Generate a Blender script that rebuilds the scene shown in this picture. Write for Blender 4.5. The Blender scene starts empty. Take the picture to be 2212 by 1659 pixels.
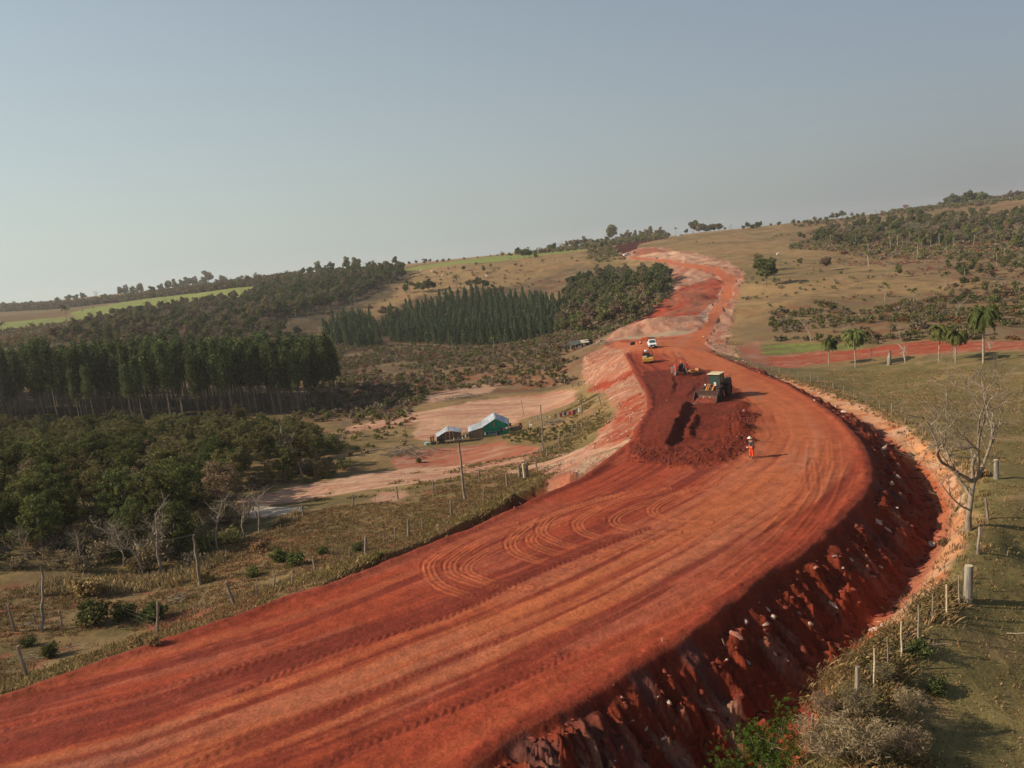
import bpy, math, random
import numpy as np
from math import radians, sin, cos, pi
from mathutils import Vector, Matrix
random.seed(7)
RNG = np.random.default_rng(7)
S = bpy.context.scene
COL = S.collection

# ------------------------------------------------------------------ camera
PITCH, ROLL, FOC, CZ = radians(9.7), radians(6.0), 1700.0, 20.0      # focal length in units of a 2212 px wide picture
cF = np.array([0, cos(PITCH), -sin(PITCH)])
_u0 = np.array([0, sin(PITCH), cos(PITCH)]); _r0 = np.array([1.0, 0, 0])
cR = cos(ROLL)*_r0 - sin(ROLL)*_u0
cU = sin(ROLL)*_r0 + cos(ROLL)*_u0
cam = bpy.data.cameras.new('camera'); camo = bpy.data.objects.new('camera', cam); COL.objects.link(camo)
cam.sensor_width = 36; cam.lens = 36*FOC/2212; cam.clip_end = 9000; cam.clip_start = 0.5
m = Matrix([[cR[0], cU[0], -cF[0], 0], [cR[1], cU[1], -cF[1], 0], [cR[2], cU[2], -cF[2], CZ], [0, 0, 0, 1]])
camo.matrix_world = m
S.camera = camo
CAMP = np.array([0, 0, CZ])

# ------------------------------------------------------------------ light
SUN_EL, SUN_AZ = radians(31), radians(-96)          # azimuth clockwise from +Y; the sun stands on the left, a touch behind us
sd = Vector((sin(SUN_AZ)*cos(SUN_EL), cos(SUN_AZ)*cos(SUN_EL), sin(SUN_EL)))
sl = bpy.data.lights.new('sun', 'SUN'); sl.energy = 5.0; sl.angle = radians(0.55); sl.color = (1.0, 0.87, 0.69)
so = bpy.data.objects.new('sun', sl); COL.objects.link(so)
so.rotation_euler = (-sd).to_track_quat('-Z', 'Y').to_euler(); so.location = (0, 0, 60)
w = bpy.data.worlds.new('World'); S.world = w; w.use_nodes = True
nt = w.node_tree; bg = nt.nodes['Background']
sk = nt.nodes.new('ShaderNodeTexSky'); sk.sky_type = 'NISHITA'; sk.sun_disc = False
sk.sun_elevation = SUN_EL; sk.sun_rotation = SUN_AZ; sk.air_density = 1.0; sk.dust_density = 1.0; sk.ozone_density = 2.0; sk.altitude = 100
tcw = nt.nodes.new('ShaderNodeTexCoord'); sx = nt.nodes.new('ShaderNodeSeparateXYZ'); nt.links.new(tcw.outputs['Generated'], sx.inputs[0])
def wmath(op, a, b_=None, clamp=False):
    n_ = nt.nodes.new('ShaderNodeMath'); n_.operation = op; n_.use_clamp = clamp
    for i_, v_ in enumerate((a, b_)):
        if v_ is None: continue
        if isinstance(v_, (int, float)): n_.inputs[i_].default_value = v_
        else: nt.links.new(v_, n_.inputs[i_])
    return n_.outputs[0]
# dry-season haze lying low in the sky: thick at the horizon, brighter towards the sun
hz_f = wmath('MULTIPLY', wmath('POWER', 2.718, wmath('MULTIPLY', wmath('MAXIMUM', sx.outputs['Z'], 0.0), -2.1)), 0.97, True)
hz_x = wmath('ADD', wmath('MULTIPLY', sx.outputs['X'], -0.95), 0.5, True)
hc = nt.nodes.new('ShaderNodeMix'); hc.data_type = 'RGBA'; nt.links.new(hz_x, hc.inputs[0])
SKY_K = 1/0.11
hc.inputs[6].default_value = (.275*SKY_K, .288*SKY_K, .296*SKY_K, 1); hc.inputs[7].default_value = (.555*SKY_K, .61*SKY_K, .565*SKY_K, 1)
hm = nt.nodes.new('ShaderNodeMix'); hm.data_type = 'RGBA'
nt.links.new(hz_f, hm.inputs[0]); nt.links.new(sk.outputs[0], hm.inputs[6]); nt.links.new(hc.outputs[2], hm.inputs[7])
nt.links.new(hm.outputs[2], bg.inputs[0]); bg.inputs[1].default_value = 0.093
S.view_settings.view_transform = 'Standard'; S.view_settings.look = 'None'; S.view_settings.exposure = 0.30; S.view_settings.gamma = 1
S.render.engine = 'CYCLES'; S.cycles.max_bounces = 5; S.cycles.diffuse_bounces = 2; S.cycles.transparent_max_bounces = 8
S.cycles.volume_bounces = 0

# ------------------------------------------------------------------ numeric helpers
def vnoise(x, y, seed=0):
    xi = np.floor(x); yi = np.floor(y); fx = x-xi; fy = y-yi
    fx = fx*fx*(3-2*fx); fy = fy*fy*(3-2*fy)
    xi = xi.astype(np.int64).astype(np.uint32); yi = yi.astype(np.int64).astype(np.uint32)
    def h(a, b):
        n = a*np.uint32(374761393) + b*np.uint32(668265263) + np.uint32((seed*2246822519) & 0xffffffff)
        n = (n ^ (n >> np.uint32(13)))*np.uint32(1274126177)
        n = n ^ (n >> np.uint32(16))
        return n.astype(np.float64)/4294967295.0
    o = np.uint32(1)
    return ((h(xi, yi)*(1-fx)+h(xi+o, yi)*fx)*(1-fy) + (h(xi, yi+o)*(1-fx)+h(xi+o, yi+o)*fx)*fy)*2-1
def fbm(x, y, octv=4, seed=0, gain=.5):
    s = 0; a = 1; t = 0
    for i in range(octv):
        s = s + a*vnoise(x*2**i+i*17.3, y*2**i-i*9.1, seed+i); t += a; a *= gain
    return s/t
def sstep(a, b, x):
    t = np.clip((x-a)/(b-a), 0, 1); return t*t*(3-2*t)
def ray(px, py):
    return cF + cR*((px-1106)/FOC) + cU*((829.5-py)/FOC)
def atY(px, py, Y):
    d = ray(px, py); return CAMP + d*(Y/d[1])
def atz(px, py, z):
    d = ray(px, py); return CAMP + d*((z-CZ)/d[2])

# ------------------------------------------------------------------ terrain heights
def zroad(Y):
    return np.interp(Y, [0, 20, 40, 65, 85, 100, 130, 160, 190, 240], [1.9, 1.9, 1.8, .9, -.6, -1.9, -3.7, -5.3, -6.3, -7.0])
def on_road(px, py, dz=0.0):
    d = ray(px, py); Y = 60.0
    for _ in range(60):
        Y = .5*Y + .5*(zroad(Y)+dz-CZ)/d[2]*d[1]
    return CAMP + d*(Y/d[1])
def dens(pl, step):
    out = [pl[0]]
    for a, b in zip(pl[:-1], pl[1:]):
        n = max(1, int(np.linalg.norm((np.array(b)-a)[:2])/step))
        for k in range(1, n+1): out.append(np.array(a)+(np.array(b)-a)*k/n)
    return np.array(out)
RIGHT_EDGE_PX = [(1037,1646),(1115,1587),(1193,1543),(1271,1506),(1350,1456),(1428,1409),(1474,1381),(1537,1340),(1600,1285),(1662,1240),(1715,1207),
 (1755,1179),(1802,1142),(1849,1092),(1878,1057),(1887,1023),(1874,976),(1849,938),(1812,901),(1755,860),(1708,832),(1646,807),(1583,782),(1521,754)]
LEFT_EDGE_PX = [(-300,1610),(-100,1545),(0,1505),(120,1462),(250,1417),(380,1372),(518,1328),(612,1290),(705,1264),(762,1242),(830,1214),(908,1183),(955,1164),(1018,1142),
 (1065,1117),(1108,1099),(1164,1071),(1239,1041),(1279,1016),(1320,985),(1362,955),(1380,915),(1400,885),(1398,855),(1384,832),(1369,803),(1360,785),(1345,757)]
re_ = [on_road(*p) for p in RIGHT_EDGE_PX]; le_ = [on_road(*p) for p in LEFT_EDGE_PX]
# carry the platform back beside and behind the camera
d0 = (re_[0]-re_[1])/np.linalg.norm(re_[0]-re_[1])
re_ = [re_[0]+d0*70, re_[0]+d0*35] + re_
le_ = [le_[0]+d0*50] + le_
RE = dens(re_, 1.6); LE = dens(le_, 1.6)
RE[:, 2] = zroad(RE[:, 1]); LE[:, 2] = zroad(LE[:, 1])
PLAT = np.vstack([RE[:, :2], LE[::-1, :2]])
DITCH_PX = [(1721,1640,-1.6),(1733,1556,-1.6),(1752,1515,-1.6),(1787,1471,-1.6),(1840,1421,-1.6),(1865,1375,-1.7),(1912,1328,-1.8),(1952,1290,-1.8),(1974,1249,-1.9),(2015,1190,-2.1),
 (2021,1155,-2.2),(2027,1117,-2.2),(2015,1079,-2.3),(1985,1026,-2.3),(1946,988,-2.3),(1880,929,-2.4),(1780,873,-3.2),(1720,842,-4.1),(1665,816,-5.0)]
BANK_PX = [(1724,1655,.6),(1752,1577,.6),(1765,1530,.6),(1800,1485,.6),(1850,1440,.7),(1885,1408,.7),(1920,1370,.7),(1955,1335,.7),(1990,1303,.7),(2028,1265,.8),(2055,1218,.8),(2071,1187,.7),
 (2078,1160,.6),(2083,1117,.4),(2083,1070,.1),(2071,1007,-.3),(2045,978,-.7),(2005,951,-1.1),(1952,920,-1.7),(1912,895,-2.2),(1865,873,-2.8),(1802,851,-3.4),(1740,829,-4.2),(1680,810,-5.2)]
DITCH = [atz(*p) for p in DITCH_PX]; BANK = [atz(*p) for p in BANK_PX]
DITCH = dens([DITCH[0]-np.array([14, 22, 0.])*1.0]+DITCH, 2.0); BANK = dens([BANK[0]-np.array([14, 22, 0.])]+BANK, 2.0)
CP = []      # control points x, y, z, softness
def cp(P, c): CP.append((P[0], P[1], P[2], c))
for P in RE[::2]: cp(P, .3)
for P in LE[::2]: cp(P, .3)
for P in DITCH: cp(P, .5)
for P in BANK: cp(P, .5)
# foot of the fill and the natural ground, read as (px, py, Y)
NAT = [(1322,869,119),(1331,888,113),(1316,907,108),(1288,935,102),(1262,968,97),
 (1265,770,215),(1262,800,200),(1266,830,178),(1300,850,150),(1240,780,225),
 (915,1167,58),(971,1136,61),(1049,1096,66),(1112,1055,71),(1184,1029,78),(799,1204,54),(737,1226,51),
 (1003,1078,74),(1120,1020,88),(935,1052,84),(858,1066,84),(652,1105,80),(760,1090,80),(883,1160,62),(789,1200,56),(600,1200,60),(430,1262,56),(200,1300,54),(0,1300,54),(300,1380,46),(60,1440,43),(-200,1400,47),
 (0,1200,66),(350,1240,62),(0,1060,95),(300,1060,95),(-300,1060,95),(-300,930,185),
 (1130,1000,97),(800,1040,100),(530,1080,95),(1250,975,98),(980,1000,112),(1170,975,104),(1080,955,124),(930,965,128),(860,985,120),(640,1030,110),
 (1100,935,137),(950,945,142),(1240,900,125),(1240,850,172),(950,900,160),(1000,860,190),(1200,830,198),(740,925,160),(640,895,190),(300,905,195),(0,915,196),(-300,925,200),
 (1250,752,250),(1000,800,260),(800,850,232),(750,900,185),(700,780,330),(950,740,385),(1150,720,385),(1250,715,320),(1320,720,262),
 (720,740,400),(1000,640,500),(800,700,450),(1150,650,480),(1300,660,400),(1390,660,340),(1250,600,520),(1420,615,400),(1440,575,480),(1340,560,560),(1200,600,540),
 (300,760,320),(0,760,320),(-300,790,320),(0,735,450),(200,690,640),(0,690,850),(450,632,800),(600,606,830),(650,690,450),(400,700,450),(800,640,550),(640,640,600),
 (880,578,720),(860,600,620),(1000,580,600),(1100,553,720),(1250,536,780),(1330,530,760),(1350,540,620),(1372,533,640),(1440,515,720),(0,661,1500),(250,640,1300),(-300,700,1400),(-400,700,600),
 (1480,520,660),(1560,501,760),(1700,489,760),(1850,472,770),(2000,455,770),(2212,432,760),(2400,412,760),(1380,545,570),(1450,560,500),(1510,575,450),(1600,600,390),(1550,650,320),(1510,712,230),(1430,735,203),(1480,725,215),(1380,749,182),(1430,748,182),(1480,747,181),(1515,746,178),(1400,742,192),(1450,741,191),
 (1330,730,238),(1400,722,236),(1400,692,246),(1500,684,246),(1360,705,246),(1500,640,322),(1450,600,420),
 (1700,560,450),(1650,612,330),(1700,650,255),(1650,730,190),(1600,745,182),(1570,700,240),(1620,580,420),(1590,770,160),(1900,560,430),(2212,540,430),(2000,500,560),(2212,480,560),(1800,510,620),
 (1900,650,255),(2212,640,240),(2100,700,175),(1900,700,190),(2212,740,140),(1790,790,146),(1659,790,150),(2125,782,126),(2030,780,133),(1922,790,138),(1850,850,112),(1850,895,95),(1980,1000,68),(2200,900,82),(2212,1000,60),(2400,1100,48),
 (2212,1200,42),(2212,1400,33.5),(2212,1650,26.5),(1950,1500,30),(2000,1650,25.5),(2500,1500,31),(2500,900,85),(2500,720,170),(2150,1150,43)]
for a, b, Y in NAT:
    cp(atY(a, b, Y), .02*Y+.3)
for x, y, z in [(0,-30,1),(-60,-30,2),(60,-30,1),(-60,20,1),(-90,50,-2),(60,20,1.5),(25,5,1.2),(16,10,.8),(-300,60,-4),(300,60,0),(-300,-80,0),(300,-80,0),(400,200,-4),(500,500,8),(600,900,16),(-700,500,2),
                (0,1100,13),(400,1100,14),(-400,1200,10),(0,2500,0),(-1500,2500,8),(1500,2500,0),(-1500,1000,8),(1500,800,10),(-1500,-200,0),(1500,-200,0)]:
    cp((x, y, z), 5)
CP = np.array(CP)
_k, keep = np.unique(np.round(CP[:, :2]/.6), axis=0, return_index=True)
CP = CP[np.sort(keep)]
_D = np.sqrt((CP[:, None, 0]-CP[None, :, 0])**2+(CP[:, None, 1]-CP[None, :, 1])**2+CP[None, :, 3]**2)
_n = len(CP)
_A = np.zeros((_n+3, _n+3)); _A[:_n, :_n] = _D; _A[:_n, _n] = 1; _A[:_n, _n+1] = CP[:, 0]/100; _A[:_n, _n+2] = CP[:, 1]/100
_A[_n:, :_n] = _A[:_n, _n:].T
_W = np.linalg.lstsq(_A, np.append(CP[:, 2], [0, 0, 0]), rcond=1e-9)[0]
def rbf(x, y):
    x = np.asarray(x, float).ravel(); y = np.asarray(y, float).ravel(); out = np.empty(len(x))
    for i in range(0, len(x), 20000):
        a = x[i:i+20000]; b = y[i:i+20000]
        out[i:i+20000] = np.sqrt((a[:, None]-CP[None, :, 0])**2+(b[:, None]-CP[None, :, 1])**2+CP[None, :, 3]**2) @ _W[:_n] + _W[_n]+_W[_n+1]*a/100+_W[_n+2]*b/100
    return out
def seg_dist(x, y, pl, want_s=False, closed=False):
    """distance (and arc length) from points to a polyline"""
    P = np.asarray(pl)[:, :2]
    if closed: P = np.vstack([P, P[:1]])
    best = np.full(len(x), 1e9); bs = np.zeros(len(x)); L = 0; sgn = np.ones(len(x))
    for a, b in zip(P[:-1], P[1:]):
        d = b-a; l = math.hypot(*d)
        if l < 1e-6: continue
        u = d/l
        t = np.clip((x-a[0])*u[0]+(y-a[1])*u[1], 0, l)
        ex = x-a[0]-t*u[0]; ey = y-a[1]-t*u[1]
        q = ex*ex+ey*ey
        mk = q < best
        best[mk] = q[mk]
        if want_s:
            bs[mk] = L+t[mk]; sgn[mk] = np.where(u[0]*ey[mk]-u[1]*ex[mk] >= 0, 1, -1)
        L += l
    best = np.sqrt(best)
    return (best*sgn, bs) if want_s else best
def inside(x, y, pl):
    P = np.asarray(pl)[:, :2]; r = np.zeros(len(x), bool)
    for a, b in zip(P, np.roll(P, -1, 0)):
        if a[1] == b[1]: continue
        c = ((a[1] > y) != (b[1] > y)) & (x < (b[0]-a[0])*(y-a[1])/(b[1]-a[1])+a[0])
        r ^= c
    return r
def sdist(x, y, pl, margin=8.0):
    """signed distance to a polygon, positive inside, clipped to -margin outside its box"""
    P = np.asarray(pl)[:, :2]; lo = P.min(0)-margin; hi = P.max(0)+margin
    m = (x > lo[0]) & (x < hi[0]) & (y > lo[1]) & (y < hi[1])
    out = np.full(len(x), -margin*1.0)
    if m.any():
        xx, yy = x[m], y[m]
        d = seg_dist(xx, yy, P, closed=True); ins = inside(xx, yy, P)
        out[m] = np.where(ins, d, -d)
    return out
# a coarse height table first, to drop image readings onto the ground
def ground_px(px, py, Y0=22.0, Y1=1600.0):
    d = ray(px, py); Ys = np.exp(np.linspace(math.log(Y0), math.log(Y1), 420))
    t = Ys/d[1]; X = d[0]*t; Z = CZ+d[2]*t
    g = rbf(X, Ys); pm = inside(X, Ys, PLAT); g = np.where(pm, zroad(Ys), g)
    below = np.where(Z < g)[0]
    if len(below) == 0: return np.array([X[-1], Ys[-1], g[-1]])
    i = max(1, below[0]); a = Z[i-1]-g[i-1]; b = g[i]-Z[i]; f = a/(a+b+1e-9) if a > 0 else 0
    Y = Ys[i-1]+(Ys[i]-Ys[i-1])*f
    return np.array([d[0]*Y/d[1], Y, g[i-1]+(g[i]-g[i-1])*f])
def GP(pts): return np.array([ground_px(*p) for p in pts])
# ------------------------------------------------------------------ ground sheet: one polar grid around the viewpoint, fine where it is near
def radii():
    r = [3.0]
    while r[-1] < 3600:
        q = r[-1]
        if q < 24: s = .45
        elif q < 150: s = min(max(.13, q*q/15500.), 1.0)
        elif q < 640: s = 1.0+(q-150)*.0042
        elif q < 900: s = 4.5
        else: s = q*.05
        r.append(q+s)
    return np.array(r)
RR = radii()
TH = np.concatenate([np.linspace(-180, -50, 50)[:-1], np.linspace(-50, -37, 40)[:-1], np.linspace(-37, 37, 1000), np.linspace(37, 50, 40)[1:], np.linspace(50, 180, 50)[1:-1]])
TH = np.radians(TH)
NR, NT = len(RR), len(TH)
# height on every third node, then bilinear: quick and smooth
ri = np.unique(np.append(np.arange(0, NR, 3), NR-1)); ti = np.unique(np.append(np.arange(0, NT, 4), NT-1))
gx = np.outer(RR[ri], np.sin(TH[ti])); gy = np.outer(RR[ri], np.cos(TH[ti]))
gz = rbf(gx, gy).reshape(gx.shape)
def up(g):
    a = np.empty((NR, len(ti)))
    for j in range(len(ti)): a[:, j] = np.interp(np.arange(NR), ri, g[:, j])
    b = np.empty((NR, NT))
    for i in range(NR): b[i] = np.interp(np.arange(NT), ti, a[i])
    return b
Zg = up(gz).ravel()
GX = np.outer(RR, np.sin(TH)).ravel(); GY = np.outer(RR, np.cos(TH)).ravel(); GR = np.repeat(RR, NT)
# near the fill, the exact surface
nm = (GR > 14) & (GR < 135) & (np.abs(GX-20) < 45) & (GY > 10)
dre, sre = np.full(len(GX), 99.), np.zeros(len(GX))
dre[nm], sre[nm] = seg_dist(GX[nm], GY[nm], RE, True)
near_edge = nm & (np.abs(dre) < 16)
Zg[near_edge] = rbf(GX[near_edge], GY[near_edge])
sdp = sdist(GX, GY, PLAT, 6.0)

# ---- earth colours (linear albedo)
ORANGE = np.array([.53, .146, .058]); RED = np.array([.335, .060, .027]); DEEP = np.array([.150, .026, .015]); DARK = np.array([.115, .022, .016])
PINK = np.array([.46, .235, .150]); PALE = np.array([.62, .375, .235]); ROSE = np.array([.375, .130, .072]); BEIGE = np.array([.48, .33, .21]); WHITE = np.array([.62, .53, .42])
GRASS = np.array([.185, .135, .052]); GREEN = np.array([.140, .110, .042]); LIME = np.array([.27, .30, .075]); STRAW = np.array([.36, .235, .105]); TAN = np.array([.34, .215, .095])
SCRUB = np.array([.165, .110, .058]); RUST = np.array([.230, .090, .046]); WOODFLOOR = np.array([.085, .062, .030]); BANKC = np.array([.58, .27, .125])

N1 = fbm(GX/40, GY/40, 4, 1); N2 = fbm(GX/7, GY/7, 3, 5); N3 = fbm(GX/1.3, GY/1.3, 3, 9); N4 = fbm(GX/.33, GY/.33, 2, 13)
n4fade = np.clip(1.3-GR/90, 0, 1); n3fade = np.clip(1.2-GR/400, .15, 1)
def mix(a, b, t): t = np.asarray(t)[:, None]; return a*(1-t)+b*t
C = mix(np.tile(GRASS, (len(GX), 1)), TAN, sstep(60, 220, GR))
C = mix(C, STRAW, .6*sstep(-.1, .5, N2+.4*N3))
C = mix(C, ROSE, .45*sstep(.30, .60, N2*.7+N3*.5)*sstep(.0, .4, N1+.15))
C = mix(C, GREEN*1.1, .6*sstep(.0, .45, -N1-.35*N2))
C = mix(C, RUST*1.1, .35*sstep(.1, .5, fbm(GX/11, GY/6, 4, 18)))
C = mix(C, SCRUB, .5*sstep(.1, .5, fbm(GX/4, GY/4, 3, 19)))
Z = Zg.copy()
ZONE = np.zeros(len(GX), np.int8)                 # 0 pasture
Z += (.08*N3*n3fade+.30*N2*np.clip(GR/250, .12, 1.2))*sstep(0, 3, -sdp)
Z += 1.1*N1*sstep(160, 420, GR)
Z += .16*np.maximum(N2, -.1)*sstep(.5, 3, -sdp)*sstep(120, 60, GR)
NAMES = {0: 'pasture'}
def zone(idx, name, px, colf, feather=.5, amp=1.0, zid=True, world=None, margin=None):
    """paint soil or turf inside an outline that is laid out on the ground"""
    P = GP(px) if world is None else world
    s = sdist(GX, GY, P, (margin or max(8, feather*2+amp*2)))
    m = s > -(margin or max(8, feather*2+amp*2))+.01
    k = np.zeros(len(GX)); k[m] = sstep(-feather, feather, s[m]+amp*(N2[m]*.7+N3[m]*.6))
    mm = k > 0
    col = colf(mm) if callable(colf) else np.tile(colf, (mm.sum(), 1))
    C[mm] = mix(C[mm], col, k[mm])
    if zid: ZONE[k > .5] = idx; NAMES[idx] = name
    return s, k
def streaky(a, b, sx, sy, ang, seed, lo=-.4, hi=.4, c=None):
    def f(mm):
        x = GX[mm]*cos(ang)+GY[mm]*sin(ang); y = -GX[mm]*sin(ang)+GY[mm]*cos(ang)
        n = fbm(x/sx, y/sy, 4, seed)
        q = mix(np.tile(a, (mm.sum(), 1)), b, sstep(lo, hi, n))
        if c is not None: q = mix(q, c, sstep(.15, .5, fbm(x/sx*1.7+9, y/sy*1.7, 3, seed+40))*.8)
        return q
    return f
# hillsides and woods floors
zone(1, 'hillside', [(150,720),(400,640),(560,600),(700,575),(870,590),(850,640),(700,700),(640,760),(660,900),(-350,930),(-350,740)], streaky(WOODFLOOR, SCRUB, 14, 14, 0, 21), 6, 10)
zone(1, 'hillside', [(640,900),(720,720),(900,640),(1100,620),(1250,570),(1440,580),(1455,620),(1400,680),(1330,720),(1290,765),(1262,800),(1250,830),(1000,850),(930,870),(740,920)], streaky(SCRUB*1.45, SCRUB*.8, 8, 8, 0, 22, c=RUST), 4, 6)
zone(1, 'hillside', [(640,850),(1000,800),(1240,770),(1262,815),(1180,838),(930,850),(740,905)], streaky(RUST*1.15, SCRUB*1.4, 5, 3, .1, 25, c=STRAW*.8), 3, 4)
zone(1, 'hillside', [(1690,480),(1800,470),(2300,440),(2300,620),(2000,600),(1850,545),(1700,525)], streaky(SCRUB*1.25, TAN*.85, 16, 10, 0, 23, c=RUST), 6, 10)
zone(1, 'hillside', [(1600,700),(1700,660),(1900,640),(2300,600),(2300,735),(2000,735),(1900,745),(1760,740),(1600,738)], streaky(SCRUB*1.45, STRAW*.7, 7, 5, 0, 24, c=RUST*1.1), 4, 5)
zone(1, 'hillside', [(-300,720),(-200,672),(120,660),(330,642),(560,612),(560,622),(300,655),(150,678),(0,700)], streaky(TAN*.62, GRASS*.9, 60, 12, .2, 26), 3, 4, zid=False)
# farmed strips
for P in ([(150,676),(275,651),(400,631),(545,614),(552,633),(425,660),(300,668),(175,690)], [(-200,745),(-200,712),(60,690),(175,684),(150,700),(60,732),(0,738)],
          [(575,612),(648,603),(655,606),(610,624)], [(872,582),(928,572),(1106,551),(1260,533),(1262,541),(1106,561),(880,586)]):
    zone(2, 'green_field', P, streaky(LIME, LIME*.85, 50, 6, .3, 31), 2, 1.5)
zone(2, 'green_field', [(1590,745),(1660,742),(1760,741),(1900,748),(1800,758),(1659,768),(1600,765)], streaky(GREEN*1.25, LIME*.8, 8, 3, 0, 32), 1.5, 1.5)
# near field on the right
zone(3, 'near_field', [(1660,792),(1900,782),(2240,760),(2600,760),(2900,1500),(2700,1900),(1730,1900),(1752,1577),(1850,1440),(1990,1303),(2071,1187),(2083,1070),(2005,951),(1865,873),(1740,829)],
     streaky(GRASS*1.3, GREEN*1.35, 5, 3.5, .2, 33, -.35, .35, STRAW*1.0), 1, .6)
s, k = zone(4, 'farm_track', [(1640,772),(1759,758),(1884,752),(2009,735),(2212,738),(2500,735),(2500,757),(2212,756),(2084,760),(1884,771),(1759,787),(1659,792)], streaky(RED*1.15, ROSE, 14, 1.4, -.1, 34, c=PINK*.9), 1.0, 1.4)
s, k = zone(4, 'farm_track', [(1590,745),(1640,735),(1650,742),(1640,760),(1659,775),(1655,795),(1600,770)], streaky(ROSE, PINK*.8, 5, 2, 0, 36), .8, 1.5, zid=False)
# left field between track and fill
zone(5, 'roadside_field', [(-500,1700),(-500,1250),(0,1262),(350,1240),(600,1150),(640,1105),(900,1060),(1130,1010),(1200,1000),(1184,1034),(1112,1060),(1049,1101),(971,1140),(893,1174),(799,1208),(700,1262),(518,1325),(250,1412),(0,1500)],
     streaky(STRAW*.75, GRASS*.95, 3.0, 2.0, .5, 37, -.3, .35, ROSE*.8), 1, .8)
# yard, track and bare patches on the left
zone(6, 'dirt_yard', [(735,926),(830,903),(960,882),(1000,868),(1090,858),(1200,843),(1247,840),(1240,866),(1190,887),(1110,910),(1100,925),(1080,915),(1010,930),(940,952),(893,948),(905,912),(830,925),(745,932)], streaky(PALE, PINK*1.1, 16, 2.0, -.15, 41, -.3, .45, ROSE*1.2), .8, 1.5)
zone(6, 'dirt_yard', [(915,856),(1000,833),(1085,828),(1050,850),(930,872)], streaky(PINK, BEIGE, 10, 2, 0, 42), .8, 2)
zone(6, 'dirt_yard', [(845,992),(930,968),(1080,952),(1172,972),(1160,990),(1130,1000),(1000,1014),(850,1018)], streaky(ROSE*1.1, PINK*1.0, 4, 1.6, .1, 43, -.3, .4, RED*1.1), .6, 1.2)
zone(7, 'side_track', [(505,1078),(650,1048),(800,1022),(900,1010),(1050,998),(1130,988),(1250,970),(1362,948),(1372,965),(1250,992),(1150,1014),(1040,1032),(900,1045),(800,1058),(650,1082),(515,1095)], streaky(PALE*.97, PINK*1.05, 12, .8, -.1, 44, -.35, .5, ROSE*1.2), .35, .5)
zone(8, 'bare_patch', [(520,1102),(560,1090),(655,1096),(645,1108),(600,1114),(540,1120)], streaky(WHITE, BEIGE, 3, 1, 0, 45), .4, .8, zid=False)
zone(8, 'bare_patch', [(800,1078),(830,1062),(880,1062),(880,1072),(850,1084),(805,1086)], streaky(PINK, BEIGE, 3, 1, 0, 46), .4, .8, zid=False)
zone(8, 'bare_patch', [(300,1345),(420,1310),(520,1300),(560,1290),(600,1275),(560,1305),(500,1330),(380,1366),(330,1375)], ROSE*.8, .6, .9, zid=False)
# the works beyond the valley
zone(9, 'cut_slope', [(1330,536),(1372,532),(1450,540),(1512,550),(1562,562),(1592,575),(1606,590),(1604,605),(1596,640),(1582,690),(1568,722),(1590,770),(1521,758),(1440,745),(1345,757),(1300,745),(1320,722),(1370,690),(1400,668),(1440,640),(1453,612),(1450,582),(1438,570),(1360,560),(1335,553)],
     streaky(PINK*.95, ROSE*1.1, 14, 5, 1.2, 51, -.3, .4, PALE), 1.5, 2.0)
zone(9, 'cut_slope', [(1374,540),(1420,538),(1450,546),(1420,552),(1374,556)], ROSE, 2, 2, zid=False)
zone(9, 'cut_slope', [(1450,545),(1512,553),(1562,567),(1590,580),(1560,577),(1480,565),(1400,560),(1375,552)], streaky(PALE*1.05, PINK, 20, 4, 0, 52), 2, 3, zid=False)
zone(9, 'cut_slope', [(1362,700),(1412,667),(1447,640),(1487,614),(1535,602),(1568,606),(1557,630),(1532,662),(1512,680),(1412,687)], streaky(RED*1.08, ROSE*.85, 20, 6, 1.0, 53), 1.5, 1.5, zid=False)
zone(9, 'cut_slope', [(1557,628),(1566,622),(1556,655),(1535,690),(1515,700),(1512,682),(1535,660)], streaky(PINK*.6, WHITE*.75, 1.6, 1.2, .4, 54, -.2, .3), .7, 1, zid=False)
zone(9, 'cut_slope', [(1360,702),(1412,687),(1512,681),(1532,700),(1515,713),(1440,722),(1330,736),(1318,728)], streaky(PINK*.78, PINK*1.15, 2.5, 6, .2, 55, -.3, .3, ROSE*.9), .8, 1.4, zid=False)
zone(10, 'stone_ledge', [(1326,734),(1440,718),(1500,714),(1485,724),(1400,730),(1330,741)], streaky(BEIGE, BEIGE*.8, 3, 1, 0, 56), .4, .5)
zone(11, 'haul_road', [(1300,742),(1330,740),(1480,724),(1510,712),(1528,690),(1548,652),(1562,622),(1566,607),(1552,595),(1510,583),(1460,575),(1440,567),(1360,558),(1362,552),(1450,563),(1512,573),(1562,583),(1590,597),(1592,610),(1580,640),(1562,672),(1548,697),(1540,716),(1521,745),(1521,757),(1440,757),(1345,760)],
     streaky(ORANGE*.98, ROSE*1.25, 20, 1.5, 1.25, 57, -.3, .6), .6, .7)
zone(11, 'haul_road', [(1302,742),(1400,732),(1470,727),(1440,742),(1380,752),(1345,752)], streaky(RED*1.05, ROSE, 9, 2, 0, 58), .6, .7, zid=False)
zone(11, 'haul_road', [(1325,738),(1521,742),(1575,780),(1600,800),(1350,800)], streaky(ORANGE*.98, ROSE*1.25, 20, 1.5, 1.25, 57, -.3, .6), .6, .7)
zone(12, 'dark_bank', [(1326,536),(1350,525),(1400,518),(1446,511),(1444,514),(1402,523),(1380,528),(1371,541),(1344,548)], DEEP*.55, 1.0, 1.0)  # shade of the cut face painted into the soil as a darker maroon
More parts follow.
